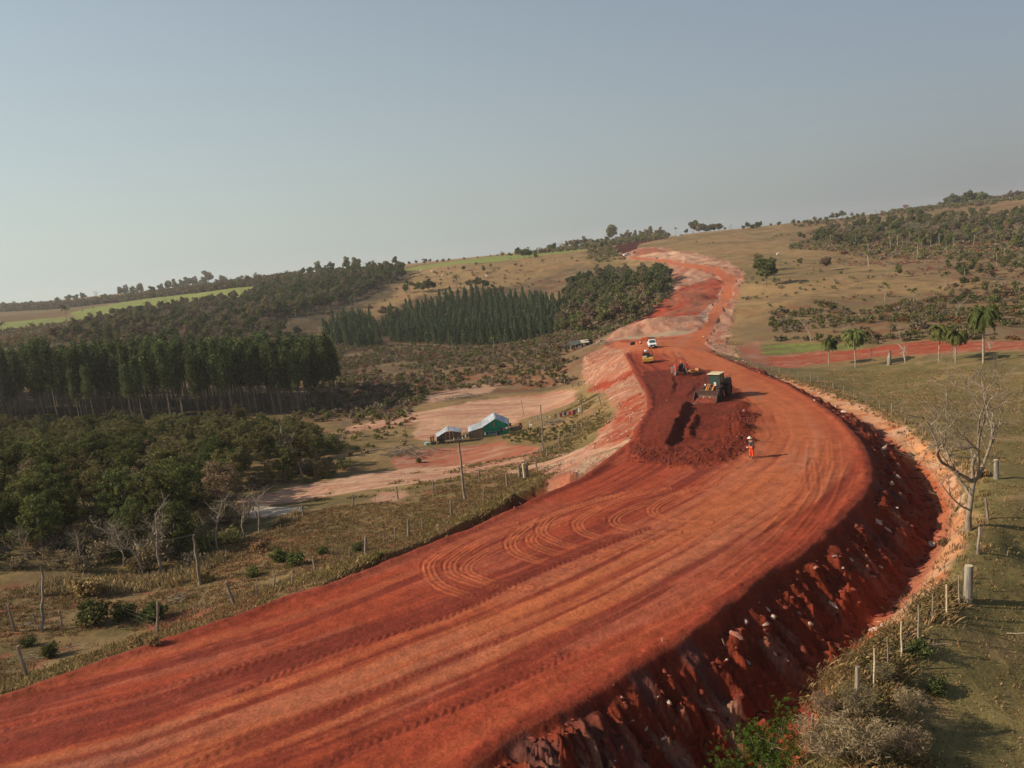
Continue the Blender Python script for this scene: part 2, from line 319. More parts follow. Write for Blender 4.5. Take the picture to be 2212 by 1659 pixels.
# rubble slopes left of the fill
zone(13, 'rubble_slope', [(1262,770),(1305,748),(1345,754),(1362,785),(1372,806),(1386,835),(1402,855),(1402,885),(1382,918),(1365,955),(1280,972),(1262,968),(1290,935),(1318,907),(1332,888),(1322,868),(1300,848),(1262,830),(1258,800)],
     streaky(PINK*.9, ROSE*1.1, 5.5, 1.3, -.5, 61, -.3, .3, PALE*.95), .5, .8)
zone(13, 'rubble_slope', [(1268,840),(1310,822),(1350,806),(1372,798),(1380,806),(1345,822),(1300,840),(1270,848)], RED*1.0, .5, .6, zid=False)
zone(13, 'rubble_slope', [(1340,870),(1375,850),(1402,850),(1402,885),(1382,918),(1362,950),(1290,962),(1330,905)], streaky(ROSE*.95, RED*1.0, 3, 1.0, -.5, 62, -.3, .3, PINK), .5, .8, zid=False)
zone(13, 'rubble_slope', [(1160,1012),(1210,992),(1320,973),(1345,968),(1300,1000),(1235,1028),(1180,1024)], streaky(PINK*1.0, BEIGE*.9, 1.4, 2.6, 0, 63, -.3, .3, ROSE), .4, .6)
# roadside ditch on the left (lower than the field, in front of a small scarp)
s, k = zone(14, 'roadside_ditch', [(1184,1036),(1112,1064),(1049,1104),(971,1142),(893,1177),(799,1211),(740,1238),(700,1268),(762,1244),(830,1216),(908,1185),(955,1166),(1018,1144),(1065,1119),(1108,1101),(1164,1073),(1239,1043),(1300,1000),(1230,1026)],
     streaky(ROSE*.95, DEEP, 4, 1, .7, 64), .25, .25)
Z -= 1.15*k*sstep(18, 60, GR)
s2 = s
zone(14, 'roadside_ditch', [(1178,1028),(1200,1014),(1250,1022),(1300,990),(1325,984),(1239,1046),(1195,1062),(1172,1052)], streaky(ROSE*.95, PINK*.8, 2, 1, .7, 65), .2, .3)
# orange cut bank on the right, then the red fill slope
BK = np.vstack([DITCH[:, :2], BANK[::-1, :2]])
zone(15, 'cut_bank', None, streaky(BANKC, PALE*.95, 3.5, 1.2, -.7, 66, -.3, .4, ORANGE*.8), .35, .55, world=BK)
s, kf = zone(16, 'ditch_floor', None, lambda mm: mix(np.tile(ORANGE*.80, (mm.sum(), 1)), ROSE, sstep(-.3, .4, N2[mm])), .5, .4, world=np.vstack([DITCH[:, :2]+[.9, -.4], DITCH[::-1, :2]+[-.3, .1]]), zid=False)
EMB = np.vstack([RE[:, :2], DITCH[::-1, :2]])
se = sdist(GX, GY, EMB, 4)
em = se > -3.9
ss, tt = sre[em], np.abs(dre[em])
# furrows and ridges run straight down the fill
kk = sstep(-.10, .25, se[em])
dd = seg_dist(GX[em], GY[em], DITCH); fr = tt/(tt+dd+.01)
Z[em] += sstep(0, .6, se[em])*np.clip(dd+tt, 0, 9)/9*.22*np.sin(np.clip(fr, 0, 1)*pi)
wob_ = .5*fbm(ss/3.0, tt/3.0, 2, 69)
fur = 1-2.2*np.abs(fbm((ss+wob_)/1.1, tt/5.5, 4, 70)); fur2 = 1-2.4*np.abs(fbm((ss+wob_*.6)/.34, tt/1.5, 3, 74)); clod = fbm(GX[em]/.20, GY[em]/.20, 2, 77); gul = fbm((ss+wob_)/3.4, tt/9, 2, 79)
lump = np.maximum(fbm(ss/.55, tt/.9, 2, 86), 0)
Z[em] += kk*sstep(.15, 1.5, tt)*sstep(-.1, 1.5, dd)*(.58*fur+.34*fur2+.14*clod+.75*gul+1.05*lump-.32)
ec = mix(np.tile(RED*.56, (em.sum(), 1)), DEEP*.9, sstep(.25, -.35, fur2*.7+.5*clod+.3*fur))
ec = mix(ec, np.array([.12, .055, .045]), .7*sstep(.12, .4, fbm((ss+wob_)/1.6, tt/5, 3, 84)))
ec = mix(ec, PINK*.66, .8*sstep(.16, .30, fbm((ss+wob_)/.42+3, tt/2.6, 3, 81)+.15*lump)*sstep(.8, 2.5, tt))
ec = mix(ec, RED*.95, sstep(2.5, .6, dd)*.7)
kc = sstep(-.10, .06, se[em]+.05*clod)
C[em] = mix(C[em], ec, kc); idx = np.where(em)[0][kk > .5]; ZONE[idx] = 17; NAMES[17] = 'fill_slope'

# ---- the red road itself
TRAVEL = dens([on_road(*p) for p in [(-150,1760),(300,1640),(700,1492),(1000,1372),(1250,1262),(1450,1162),(1600,1075),(1700,1000),(1728,940),(1700,882),(1630,832),(1540,785),(1480,762),(1465,742)]], 1.5)
pm = sdp > -.6
px_, py_ = GX[pm], GY[pm]
tv, sv = seg_dist(px_, py_, TRAVEL, True)
rd = np.abs(dre[pm]); rr = GR[pm]
near = np.clip(1.4-rr/75, 0, 1)
la = fbm(sv/26, tv/.9, 4, 90); lb = fbm(sv/7, tv/.28, 3, 94); lc = fbm(px_/2.2, py_/2.2, 3, 97)
patch = fbm(sv/9, tv/2.4, 3, 88)
org = np.exp(-(np.abs(tv+1.0)/(4.4+2.6*sstep(35, 75, rr)))**2.4)
k = sstep(.28, .80, org*(.66+.34*sstep(32, 75, rr))+.34*la+.20*lb+.12*lc)
rs_ = np.random.default_rng(3)
for _ in range(46):
    c0 = rs_.normal()*6.5+2.5; w0 = rs_.uniform(.05, .16); a0 = rs_.uniform(-1, 1)*.11; ph = rs_.uniform(0, 6.28); wl = rs_.uniform(18, 50)
    q = np.exp(-((tv-c0-rs_.uniform(.2, .9)*np.sin(sv/wl*6.28+ph))/w0)**2)*sstep(-.6, .3, np.sin(sv/wl*2.1+ph*2)); fine_k = q if _ == 0 else fine_k+q; 
    k = np.clip(k+a0*q*2.0, 0, 1)
fine_h = -.010*np.clip(fine_k, 0, 2)
rc = mix(np.tile(RED*1.08, (len(px_), 1)), ORANGE*.92, k)
rc = mix(rc, ROSE*1.0+np.array([.03,.015,.015]), .40*sstep(.0, .4, patch+.5*lb)*near)
rc = mix(rc, DEEP*1.3, .75*sstep(.0, .40, -la-.5*lb)*(1-.75*k))
rc = mix(rc, np.array([.36, .17, .115]), .5*sstep(.1, .45, fbm(sv/20, tv/1.6, 2, 101))*np.exp(-(np.abs(tv)/3.2)**2))
rc = mix(rc, RED*1.02, .75*sstep(3.4, .6, rd+1.2*lc))
rc = mix(rc, DEEP*1.3, .6*sstep(.9, .1, rd+.5*lb))
hz = np.zeros(len(px_))
hz += .035*la+.026*lb*near+.016*N4[pm]*near+fine_h*near
def crom(P, n=10):
    P = np.array(P, float); P = np.vstack([2*P[0]-P[1], P, 2*P[-1]-P[-2]]); out = []
    for i in range(1, len(P)-2):
        for t in np.linspace(0, 1, n, endpoint=False):
            a, b, c, d = P[i-1:i+3]; out.append(.5*((2*b)+(c-a)*t+(2*a-5*b+4*c-d)*t*t+(-a+3*b-3*c+d)*t**3))
    out.append(P[-2]); return np.array(out)
def track(px, kind, w=.28, strength=1.0):
    """a wheel track pressed into the soil"""
    global rc, hz
    P = np.array([on_road(*p) for p in crom(px, 8)])
    d, s_ = seg_dist(px_, py_, P, True); a = np.abs(d)
    if kind == 'tread':
        ch = .5+.5*np.sin((s_+a*.9)/.36*2*pi*.9)
        mk = sstep(w, w*.6, a)*strength
        hz += mk*(-.03+.035*ch*(1+.8*N3[pm]))
        rc = mix(rc, DEEP*1.25, mk*(.35+.5*ch*sstep(95, 50, rr)))
    elif kind == 'arc':
        for o in (-w*1.6, 0, w*1.6):
            q = sstep(w*.55, w*.2, np.abs(d-o))*strength
            hz += .018*q; rc = mix(rc, ORANGE*1.0, .75*q)
        q = sstep(w*3.6, w*2.2, a)*(1-sstep(w*2.2, w*1.6, a))*strength
        rc = mix(rc, DEEP*1.7, .35*q); hz -= .012*q
    elif kind == 'rut':
        q = sstep(w, w*.4, a)*strength
        rc = mix(rc, DEEP*1.35, .6*q); hz -= .022*q; hz += .02*sstep(w*2.2, w*1.2, a)*(1-sstep(w*1.2, w, a))
    elif kind == 'band':
        q = sstep(w, w*.6, a+.25*lb)*strength
        rc = mix(rc, DEEP*1.35, .85*q); hz -= .02*q
    elif kind == 'pale':
        q = sstep(w, w*.5, a+.2*lb)*strength
        rc = mix(rc, ORANGE, .42*q)
U = [[(1110,1130),(1020,1160),(950,1198),(927,1222),(936,1250),(965,1272),(1010,1286)],
     [(1180,1120),(1060,1160),(990,1200),(972,1222),(985,1245),(1040,1262),(1100,1268)],
     [(1200,1135),(1110,1165),(1045,1195),(1010,1222),(1018,1243),(1075,1262),(1140,1270)],
     [(1330,1072),(1240,1095),(1150,1130),(1107,1165),(1110,1190),(1150,1208),(1230,1222)],
     [(1290,1100),(1210,1125),(1160,1150),(1150,1172),(1190,1192),(1270,1205)],
     [(1380,1060),(1290,1080),(1200,1112),(1172,1140),(1180,1160),(1235,1180),(1330,1190)],
     [(1440,1055),(1350,1075),(1290,1100),(1250,1128),(1262,1150),(1320,1166),(1400,1170)],
     [(1480,1060),(1400,1085),(1340,1110),(1330,1130),(1380,1146),(1460,1150)],
     [(1540,1045),(1470,1065),(1420,1090),(1412,1108),(1450,1122),(1530,1128)]]
for i, u in enumerate(U):
    track(u, 'arc', .20, 1.0)
    track([(a+14, b+5) for a, b in u], 'pale', .09, .6)
    track([(a-16, b-4) for a, b in u], 'rut', .10, .5)
track([(520,1490),(705,1411),(850,1366),(987,1321),(1150,1240),(1300,1180),(1400,1140)], 'tread', .42)
track([(560,1450),(760,1385),(900,1335),(1020,1290),(1200,1215),(1330,1160)], 'band', .9, .9)
track([(-60,1640),(200,1565),(400,1500),(600,1432),(800,1362)], 'band', 1.0, .8)
track([(-100,1570),(150,1500),(350,1440),(560,1380),(700,1330),(900,1250)], 'band', .55, .9)
track([(-60,1530),(200,1452),(420,1390),(600,1342),(760,1290),(900,1232)], 'pale', .6, .9)
track([(-60,1600),(100,1550),(330,1490),(480,1450),(640,1398)], 'tread', .4, .8)
track([(600,1700),(760,1620),(900,1560),(1040,1502),(1150,1452),(1230,1410)], 'tread', .4)
track([(300,1700),(520,1600),(700,1530),(830,1480),(960,1430),(1100,1370)], 'tread', .26, .7)
track([(850,1700),(1000,1600),(1180,1500),(1350,1400),(1500,1300),(1640,1200)], 'pale', .5, .5)
for o in (0, 22, 50, 74):
    track([(1200+o*.3,1390+o),(1400+o*.6,1300+o*.8),(1600+o*.9,1200+o*.5),(1720+o,1090+o*.3),(1770+o,1000)], 'rut', .30, .28)
for o in (0, 40, 85):
    track([(1560+o,1250-o*.2),(1650+o,1165),(1720+o*.8,1080),(1750+o*.7,1010),(1755+o*.6,950)], 'rut', .26, .25)
track([(1745,1110),(1770,1060),(1765,1000),(1752,990),(1745,1010),(1750,1060)], 'rut', .14, .5)
track([(1465,745),(1500,772),(1590,806),(1680,850),(1750,905),(1785,960)], 'pale', 3.2, .6)
for q in ([(1400,775),(1420,800),(1440,820),(1450,850)], [(1448,800),(1462,832),(1452,862)], [(1500,802),(1515,830),(1500,860)], [(1395,800),(1375,770),(1385,750)], [(1450,790),(1462,775),(1452,760)], [(1470,795),(1480,778),(1466,762)]):
    track(q, 'rut', .35, .6)
# loose dark soil being spread
SP = GP([(1384,802),(1430,800),(1500,796),(1545,802),(1560,820),(1600,845),(1608,872),(1632,900),(1628,930),(1632,950),(1612,980),(1560,1004),(1500,1012),(1440,1006),(1380,1000),(1355,985),(1385,930),(1400,880),(1392,840)])
s = sdist(px_, py_, SP, 6); lo = sstep(-.3, .5, s+.9*lc+.5*N3[pm])
grain = fbm(px_/.7, py_/.7, 3, 111)
lcx = mix(np.tile(RED*.52, (len(px_), 1)), DEEP*1.0, sstep(-.3, .35, grain))
rc = mix(rc, lcx, lo*.93); hz += lo*(.12+.08*grain+.07*lc+.05*N4[pm])
def mound(px, py, rx, ry, h, ang=0, power=2.0, rough=.25):
    global hz
    c = ground_px(px, py); u = (px_-c[0])*cos(ang)+(py_-c[1])*sin(ang); v = -(px_-c[0])*sin(ang)+(py_-c[1])*cos(ang)
    q = np.exp(-((np.abs(u)/rx)**power+(np.abs(v)/ry)**power))
    hz += .42*h*q*(1+rough*grain*.9+rough*.6*N4[pm])
def ledge(px, h, width=4.0):
    """a bench of soil whose right side breaks off along a line"""
    global hz
    P = np.array([on_road(*p) for p in crom(px, 6)]); d, s_ = seg_dist(px_, py_, P, True)
    L = s_.max(); end = np.minimum(sstep(0, L*.25, s_), sstep(L, L*.75, s_))
    hz += .60*h*end*sstep(width, 0, d+.6*lc)*sstep(-.35, .25, d+.35*grain+.45*lc)
ledge([(1440,990),(1448,965),(1462,940),(1470,915),(1482,885),(1478,868)], 1.5, 5.0)
ledge([(1488,960),(1498,935),(1506,910),(1512,893)], .7, 1.6)
ledge([(1444,862),(1456,842),(1458,825),(1448,812)], .35, 2.5)
ledge([(1478,860),(1500,842),(1508,826)], .35, 2.5)
for a in ((1588,905,2.0,1.2,1.3,.3),(1582,935,2.6,1.5,1.5,.1),(1572,962,2.6,1.6,1.4,0),(1552,985,2.6,1.5,1.1,-.3),(1520,997,2.6,1.3,.8,0),(1604,878,1.6,1.1,1.2,.4),(1600,935,1.2,1.0,1.25,0),(1420,985,3.2,1.6,.9,0),(1395,965,2.2,1.5,.6,0),(1560,860,2.0,1.4,.5,0),(1410,935,2.5,2.2,.5,0),(1545,812,3.5,1.6,.5,0),(1560,840,3,1.6,.45,0)):
    mound(*a)
# small windrow along both road edges
dl = seg_dist(px_, py_, LE)
hz += .16*np.exp(-((dl-.5)/.45)**2)*(1+.6*grain)+.10*np.exp(-((rd-.5)/.4)**2)*(1+.8*grain)
rc = mix(rc, DEEP*1.35, .55*sstep(1.5, .4, dl+.4*grain))
rc *= (1+.10*N4[pm]*near+.05*grain)[:, None]
kp = sstep(-.35, .15, sdp[pm]+.12*N3[pm])*sstep(.5, 9, seg_dist(px_, py_, np.array([RE[-1, :2], LE[-1, :2]]))+1.2*lc)
edge = kp
Z[pm] = Z[pm]*(1-edge)+(zroad(py_)+hz)*edge
C[pm] = mix(C[pm], rc, kp)
idx = np.where(pm)[0][kp > .5]; ZONE[idx] = 18; NAMES[18] = 'red_road'
# bank relief
bs = sdist(GX, GY, BK, 3); bm = bs > -2.9
Z[bm] += sstep(-.3, .6, bs[bm])*(.12*fbm(sre[bm]/.8, np.abs(dre[bm])/1.4, 3, 120)+.05*N4[bm])
rm = ZONE == 13
Z[rm] += .30*fbm(GX[rm]/1.6, GY[rm]/1.6, 4, 123)
cm = ZONE == 9
Z[cm] += .9*fbm(GX[cm]/5, GY[cm]/9, 3, 124)
C *= (1+.16*N4*n4fade+.14*N3*n3fade+.05*N2)[:, None]
C = np.clip(C*.74, .004, .9)

# table for dropping things on the finished ground
ZT = Z.reshape(NR, NT)
def H(x, y):
    x = np.asarray(x, float); y = np.asarray(y, float)
    r = np.hypot(x, y); th = np.arctan2(x, y)
    fi = np.clip(np.interp(r, RR, np.arange(NR)), 0, NR-1.001); fj = np.clip(np.interp(th, TH, np.arange(NT)), 0, NT-1.001)
    i = fi.astype(int); j = fj.astype(int); a = fi-i; b = fj-j
    return (ZT[i, j]*(1-b)+ZT[i, j+1]*b)*(1-a)+(ZT[i+1, j]*(1-b)+ZT[i+1, j+1]*b)*a
def G(px, py, dz=0.0):
    """ground point seen at a picture position, on the finished ground"""
    d = ray(px, py); Ys = np.exp(np.linspace(math.log(16), math.log(1500), 1500)); X = d[0]*Ys/d[1]; zz = CZ+d[2]*Ys/d[1]
    g = H(X, Ys); b = np.where(zz < g)[0]; i = b[0] if len(b) else len(Ys)-1
    if len(b) == 0:      # skyline: nearest miss
        i = int(np.argmin((zz-g)[300:]/Ys[300:]))+300
    return Vector((X[i], Ys[i], g[i]+dz))
# ------------------------------------------------------------------ materials
def mat(name, base=(.5, .5, .5), rough=.8, metal=0.0, spec=.3):
    m_ = bpy.data.materials.new(name); m_.use_nodes = True; b = m_.node_tree.nodes['Principled BSDF']
    b.inputs['Base Color'].default_value = (*base, 1); b.inputs['Roughness'].default_value = rough; b.inputs['Metallic'].default_value = metal
    b.inputs['Specular IOR Level'].default_value = spec
    return m_
def noisy(name, a, b, scale=3.0, rough=.85, metal=0.0, bump=0.0, spec=.25, detail=4, stretch=None):
    m_ = mat(name, a, rough, metal, spec); t = m_.node_tree; N = t.nodes; bs_ = N['Principled BSDF']
    tc = N.new('ShaderNodeTexCoord'); nz = N.new('ShaderNodeTexNoise'); nz.inputs['Scale'].default_value = scale; nz.inputs['Detail'].default_value = detail
    src = tc.outputs['Object']
    if stretch:
        mp = N.new('ShaderNodeMapping'); mp.inputs['Scale'].default_value = stretch; t.links.new(src, mp.inputs[0]); src = mp.outputs[0]
    t.links.new(src, nz.inputs['Vector'])
    cr = N.new('ShaderNodeValToRGB'); cr.color_ramp.elements[0].position = .35; cr.color_ramp.elements[1].position = .65
    cr.color_ramp.elements[0].color = (*a, 1); cr.color_ramp.elements[1].color = (*b, 1)
    t.links.new(nz.outputs[0], cr.inputs[0]); t.links.new(cr.outputs[0], bs_.inputs['Base Color'])
    if bump:
        bp = N.new('ShaderNodeBump'); bp.inputs['Strength'].default_value = bump; bp.inputs['Distance'].default_value = .03
        t.links.new(nz.outputs[0], bp.inputs['Height']); t.links.new(bp.outputs[0], bs_.inputs['Normal'])
    return m_
def earth_mat():
    m_ = mat('earth', rough=.95, spec=.1); t = m_.node_tree; N = t.nodes; b = N['Principled BSDF']
    at = N.new('ShaderNodeAttribute'); at.attribute_name = 'soil'
    tc = N.new('ShaderNodeNewGeometry')
    n1 = N.new('ShaderNodeTexNoise'); n1.inputs['Scale'].default_value = 6; n1.inputs['Detail'].default_value = 5; n1.inputs['Roughness'].default_value = .65
    n2 = N.new('ShaderNodeTexNoise'); n2.inputs['Scale'].default_value = .9; n2.inputs['Detail'].default_value = 4
    t.links.new(tc.outputs['Position'], n1.inputs['Vector']); t.links.new(tc.outputs['Position'], n2.inputs['Vector'])
    mr = N.new('ShaderNodeMapRange'); mr.inputs[1].default_value = .3; mr.inputs[2].default_value = .7; mr.inputs[3].default_value = .74; mr.inputs[4].default_value = 1.26
    mr2 = N.new('ShaderNodeMapRange'); mr2.inputs[1].default_value = .3; mr2.inputs[2].default_value = .7; mr2.inputs[3].default_value = .88; mr2.inputs[4].default_value = 1.12
    t.links.new(n1.outputs[0], mr.inputs[0]); t.links.new(n2.outputs[0], mr2.inputs[0])
    mu = N.new('ShaderNodeMath'); mu.operation = 'MULTIPLY'; t.links.new(mr.outputs[0], mu.inputs[0]); t.links.new(mr2.outputs[0], mu.inputs[1])
    vm = N.new('ShaderNodeVectorMath'); vm.operation = 'SCALE'; t.links.new(at.outputs['Color'], vm.inputs[0]); t.links.new(mu.outputs[0], vm.inputs['Scale'])
    t.links.new(vm.outputs[0], b.inputs['Base Color'])
    bp = N.new('ShaderNodeBump'); bp.inputs['Strength'].default_value = .55; bp.inputs['Distance'].default_value = .10
    t.links.new(n1.outputs[0], bp.inputs['Height']); t.links.new(bp.outputs[0], b.inputs['Normal'])
    return m_
EARTH = earth_mat()
def np_mesh(name, V, Fq, mats, midx=None, smooth=False, col=None):
    """mesh from arrays; Fq is (n,3) or (n,4)"""
    me = bpy.data.meshes.new(name); k = Fq.shape[1]
    me.vertices.add(len(V)); me.vertices.foreach_set('co', np.asarray(V, np.float32).ravel())
    me.loops.add(Fq.size); me.loops.foreach_set('vertex_index', Fq.astype(np.int32).ravel())
    me.polygons.add(len(Fq)); me.polygons.foreach_set('loop_start', np.arange(0, Fq.size, k, dtype=np.int32))
    for x in mats: me.materials.append(x)
    if midx is not None: me.polygons.foreach_set('material_index', np.asarray(midx, np.int32))
    if smooth: me.polygons.foreach_set('use_smooth', np.ones(len(Fq), bool))
    if col is not None:
        a = me.color_attributes.new('soil', 'FLOAT_COLOR', 'POINT'); a.data.foreach_set('color', np.hstack([col, np.ones((len(col), 1))]).astype(np.float32).ravel())
    me.update(calc_edges=True)
    return me
def tag(o, label=None, cat=None, group=None, kind=None):
    if label: o['label'] = label
    if cat: o['category'] = cat
    if group: o['group'] = group
    if kind: o['kind'] = kind
    return o
def link(name, me, parent=None, loc=None, rot=None):
    o = bpy.data.objects.new(name, me); COL.objects.link(o)
    if parent is not None: o.parent = parent
    if loc is not None: o.location = loc
    if rot is not None: o.rotation_euler = rot
    return o
# split the sheet by zone
ii, jj = np.meshgrid(np.arange(NR-1), np.arange(NT-1), indexing='ij')
q0 = (ii*NT+jj).ravel(); Q = np.stack([q0, q0+NT, q0+NT+1, q0+1], 1)
wrap = np.stack([np.arange(NR-1)*NT+NT-1, np.arange(1, NR)*NT+NT-1, np.arange(1, NR)*NT, np.arange(NR-1)*NT], 1)
Q = np.vstack([Q, wrap])
fz = ZONE[Q[:, 0]]
VV = np.stack([GX, GY, Z], 1)
LBL = {0: 'dry tan pasture rolling over the hills', 1: 'scrubby brown hillside under the woods', 2: 'bright green farmed strip', 3: 'short olive grass field right of the road', 4: 'red farm track crossing behind the palms',
       5: 'dry grassy strip between the road and the side track', 6: 'pale pink bare dirt yard round the green house', 7: 'pale dirt side track joining the red road', 9: 'pink and red scraped cut up the hill',
       10: 'beige stone ledge across the valley floor', 11: 'orange haul road winding up the hill', 12: 'dark red shaded bank at the hilltop', 13: 'pink rubble slope left of the road', 14: 'shaded ditch along the left road edge',
       15: 'pale orange cut bank right of the ditch', 17: 'dark red fill slope with rocks below the road', 18: 'wide red earth road with tyre tracks'}
for z in np.unique(fz):
    f_ = Q[fz == z]; u, inv = np.unique(f_, return_inverse=True)
    o = link(NAMES[int(z)], np_mesh(NAMES[int(z)], VV[u], inv.reshape(f_.shape), [EARTH], smooth=True, col=C[u]))
    tag(o, LBL.get(int(z), NAMES[int(z)]), 'ground', kind='structure')
# the middle under the viewpoint
c = np.arange(NT); Vc = np.vstack([VV[:NT], [[0, 0, Z[:NT].mean()]]])
o = link('ground', np_mesh('ground', Vc, np.stack([c, np.roll(c, -1), np.full(NT, NT)], 1), [EARTH], smooth=True, col=np.vstack([C[:NT], C[:1]])))
tag(o, 'red earth under the viewpoint', 'ground', kind='structure')
print('terrain', len(GX))
# ------------------------------------------------------------------ vegetation
def leaf_mat(name, a, b, trans=.25, dark=None):
    m_ = bpy.data.materials.new(name); m_.use_nodes = True; t = m_.node_tree; N = t.nodes; N.clear()
    out = N.new('ShaderNodeOutputMaterial'); df = N.new('ShaderNodeBsdfDiffuse'); tr = N.new('ShaderNodeBsdfTranslucent'); mx = N.new('ShaderNodeMixShader')
    ge = N.new('ShaderNodeNewGeometry'); oi = N.new('ShaderNodeObjectInfo')
    cr = N.new('ShaderNodeValToRGB'); e = cr.color_ramp.elements
    e[0].position = 0; e[0].color = (*[x*.6 for x in a], 1); e[1].position = 1; e[1].color = (*b, 1); k = e.new(.55); k.color = (*a, 1)
    t.links.new(ge.outputs['Random Per Island'], cr.inputs[0])
    hs = N.new('ShaderNodeHueSaturation'); t.links.new(cr.outputs[0], hs.inputs['Color'])
    mr = N.new('ShaderNodeMapRange'); mr.inputs[3].default_value = .72; mr.inputs[4].default_value = 1.30; t.links.new(oi.outputs['Random'], mr.inputs[0]); t.links.new(mr.outputs[0], hs.inputs['Value'])
    m2 = N.new('ShaderNodeMath'); m2.operation = 'MULTIPLY'; m2.inputs[1].default_value = 7.31; t.links.new(oi.outputs['Random'], m2.inputs[0])
    m3 = N.new('ShaderNodeMath'); m3.operation = 'FRACT'; t.links.new(m2.outputs[0], m3.inputs[0])
    mh = N.new('ShaderNodeMapRange'); mh.inputs[3].default_value = .475; mh.inputs[4].default_value = .515; t.links.new(m3.outputs[0], mh.inputs[0]); t.links.new(mh.outputs[0], hs.inputs['Hue'])
    t.links.new(hs.outputs[0], df.inputs[0]); t.links.new(hs.outputs[0], tr.inputs[0]); mx.inputs[0].default_value = trans
    t.links.new(df.outputs[0], mx.inputs[1]); t.links.new(tr.outputs[0], mx.inputs[2]); t.links.new(mx.outputs[0], out.inputs[0])
    return m_
M = {}
M['euc'] = leaf_mat('eucalyptus_leaves', (0.073, 0.096, 0.036), (0.176, 0.202, 0.073))
M['young'] = leaf_mat('plantation_leaves', (0.069, 0.101, 0.047), (0.142, 0.185, 0.082))
M['dark'] = leaf_mat('dark_leaves', (0.099, 0.112, 0.038), (0.198, 0.206, 0.069))
M['olive'] = leaf_mat('olive_leaves', (0.150, 0.142, 0.053), (0.267, 0.245, 0.095))
M['brown'] = leaf_mat('dry_brown_leaves', (0.211, 0.155, 0.090), (0.344, 0.267, 0.159))
M['grey'] = leaf_mat('grey_twigs', (0.198, 0.159, 0.112), (0.327, 0.267, 0.189), .1)
M['lush'] = leaf_mat('lush_leaves', (.042, .075, .014), (.115, .160, .030), .35)
M['palm'] = leaf_mat('palm_fronds', (0.082, 0.099, 0.031), (0.163, 0.176, 0.056))
M['straw'] = leaf_mat('straw_blades', (.27, .175, .080), (.44, .31, .145), .3)
M['grassy'] = leaf_mat('grass_blades', (0.146, 0.125, 0.045), (0.258, 0.215, 0.082), .3)
M['rust'] = leaf_mat('rusty_scrub', (0.224, 0.107, 0.056), (0.344, 0.189, 0.103), .15)
M['bark'] = noisy('bark', (.13, .095, .065), (.24, .19, .14), 6, stretch=(1, 1, .25))
M['pale_bark'] = noisy('pale_bark', (.16, .135, .105), (.30, .26, .205), 5, stretch=(1, 1, .25))
M['white_bark'] = noisy('whitewashed_bark', (.50, .44, .36), (.68, .62, .54), 4)
M['post'] = noisy('weathered_wood', (.15, .11, .08), (.30, .24, .18), 9, stretch=(1, 1, .15), bump=.3)
M['post_pale'] = noisy('pale_cut_wood', (.42, .32, .19), (.56, .46, .30), 9, stretch=(1, 1, .15))
M['wire'] = mat('dull_wire', (.11, .10, .09), .8)

def quads(Cn, size, rng, flat=0.0, aspect=.6):
    """leaf-sized faces at the given centres"""
    n = len(Cn); a = rng.normal(size=(n, 3)); a[:, 2] *= (1-flat*.7); a /= np.linalg.norm(a, axis=1)[:, None]
    b = rng.normal(size=(n, 3)); b -= (b*a).sum(1)[:, None]*a; b /= np.linalg.norm(b, axis=1)[:, None]
    s = size*rng.uniform(.6, 1.4, n)[:, None]
    V = np.stack([Cn-a*s, Cn-b*s*aspect, Cn+a*s, Cn+b*s*aspect], 1).reshape(-1, 3)
    return V, np.arange(4*n).reshape(n, 4)
def tube_np(pts, rad, k=6, cap=False):
    pts = np.array(pts, float); rad = np.broadcast_to(rad, len(pts)); V = []; 
    for i, p in enumerate(pts):
        d = pts[min(i+1, len(pts)-1)]-pts[max(i-1, 0)]; d = d/(np.linalg.norm(d)+1e-9)
        u = np.cross(d, [0, 0, 1.0]) if abs(d[2]) < .9 else np.cross(d, [1.0, 0, 0]); u /= np.linalg.norm(u); v = np.cross(d, u)
        for j in range(k):
            t = 2*pi*j/k; V.append(p+rad[i]*(u*cos(t)+v*sin(t)))
    F = []
    for i in range(len(pts)-1):
        for j in range(k):
            F.append((i*k+j, i*k+(j+1) % k, (i+1)*k+(j+1) % k, (i+1)*k+j))
    V = np.array(V); F = np.array(F)
    if cap:
        for base in (0, (len(pts)-1)*k):
            c_ = len(V); V = np.vstack([V, V[base:base+k].mean(0)])
            F = np.vstack([F, [(base+j, base+(j+1) % k, c_, c_) for j in range(k)]])
    return V, F
def join(parts):
    """[(V, F, material index)] -> one set"""
    Vs, Fs, Ms, o = [], [], [], 0
    for V, F, mi in parts:
        Vs.append(V); Fs.append(F+o); Ms.append(np.full(len(F), mi)); o += len(V)
    return np.vstack(Vs), np.vstack(Fs), np.concatenate(Ms)
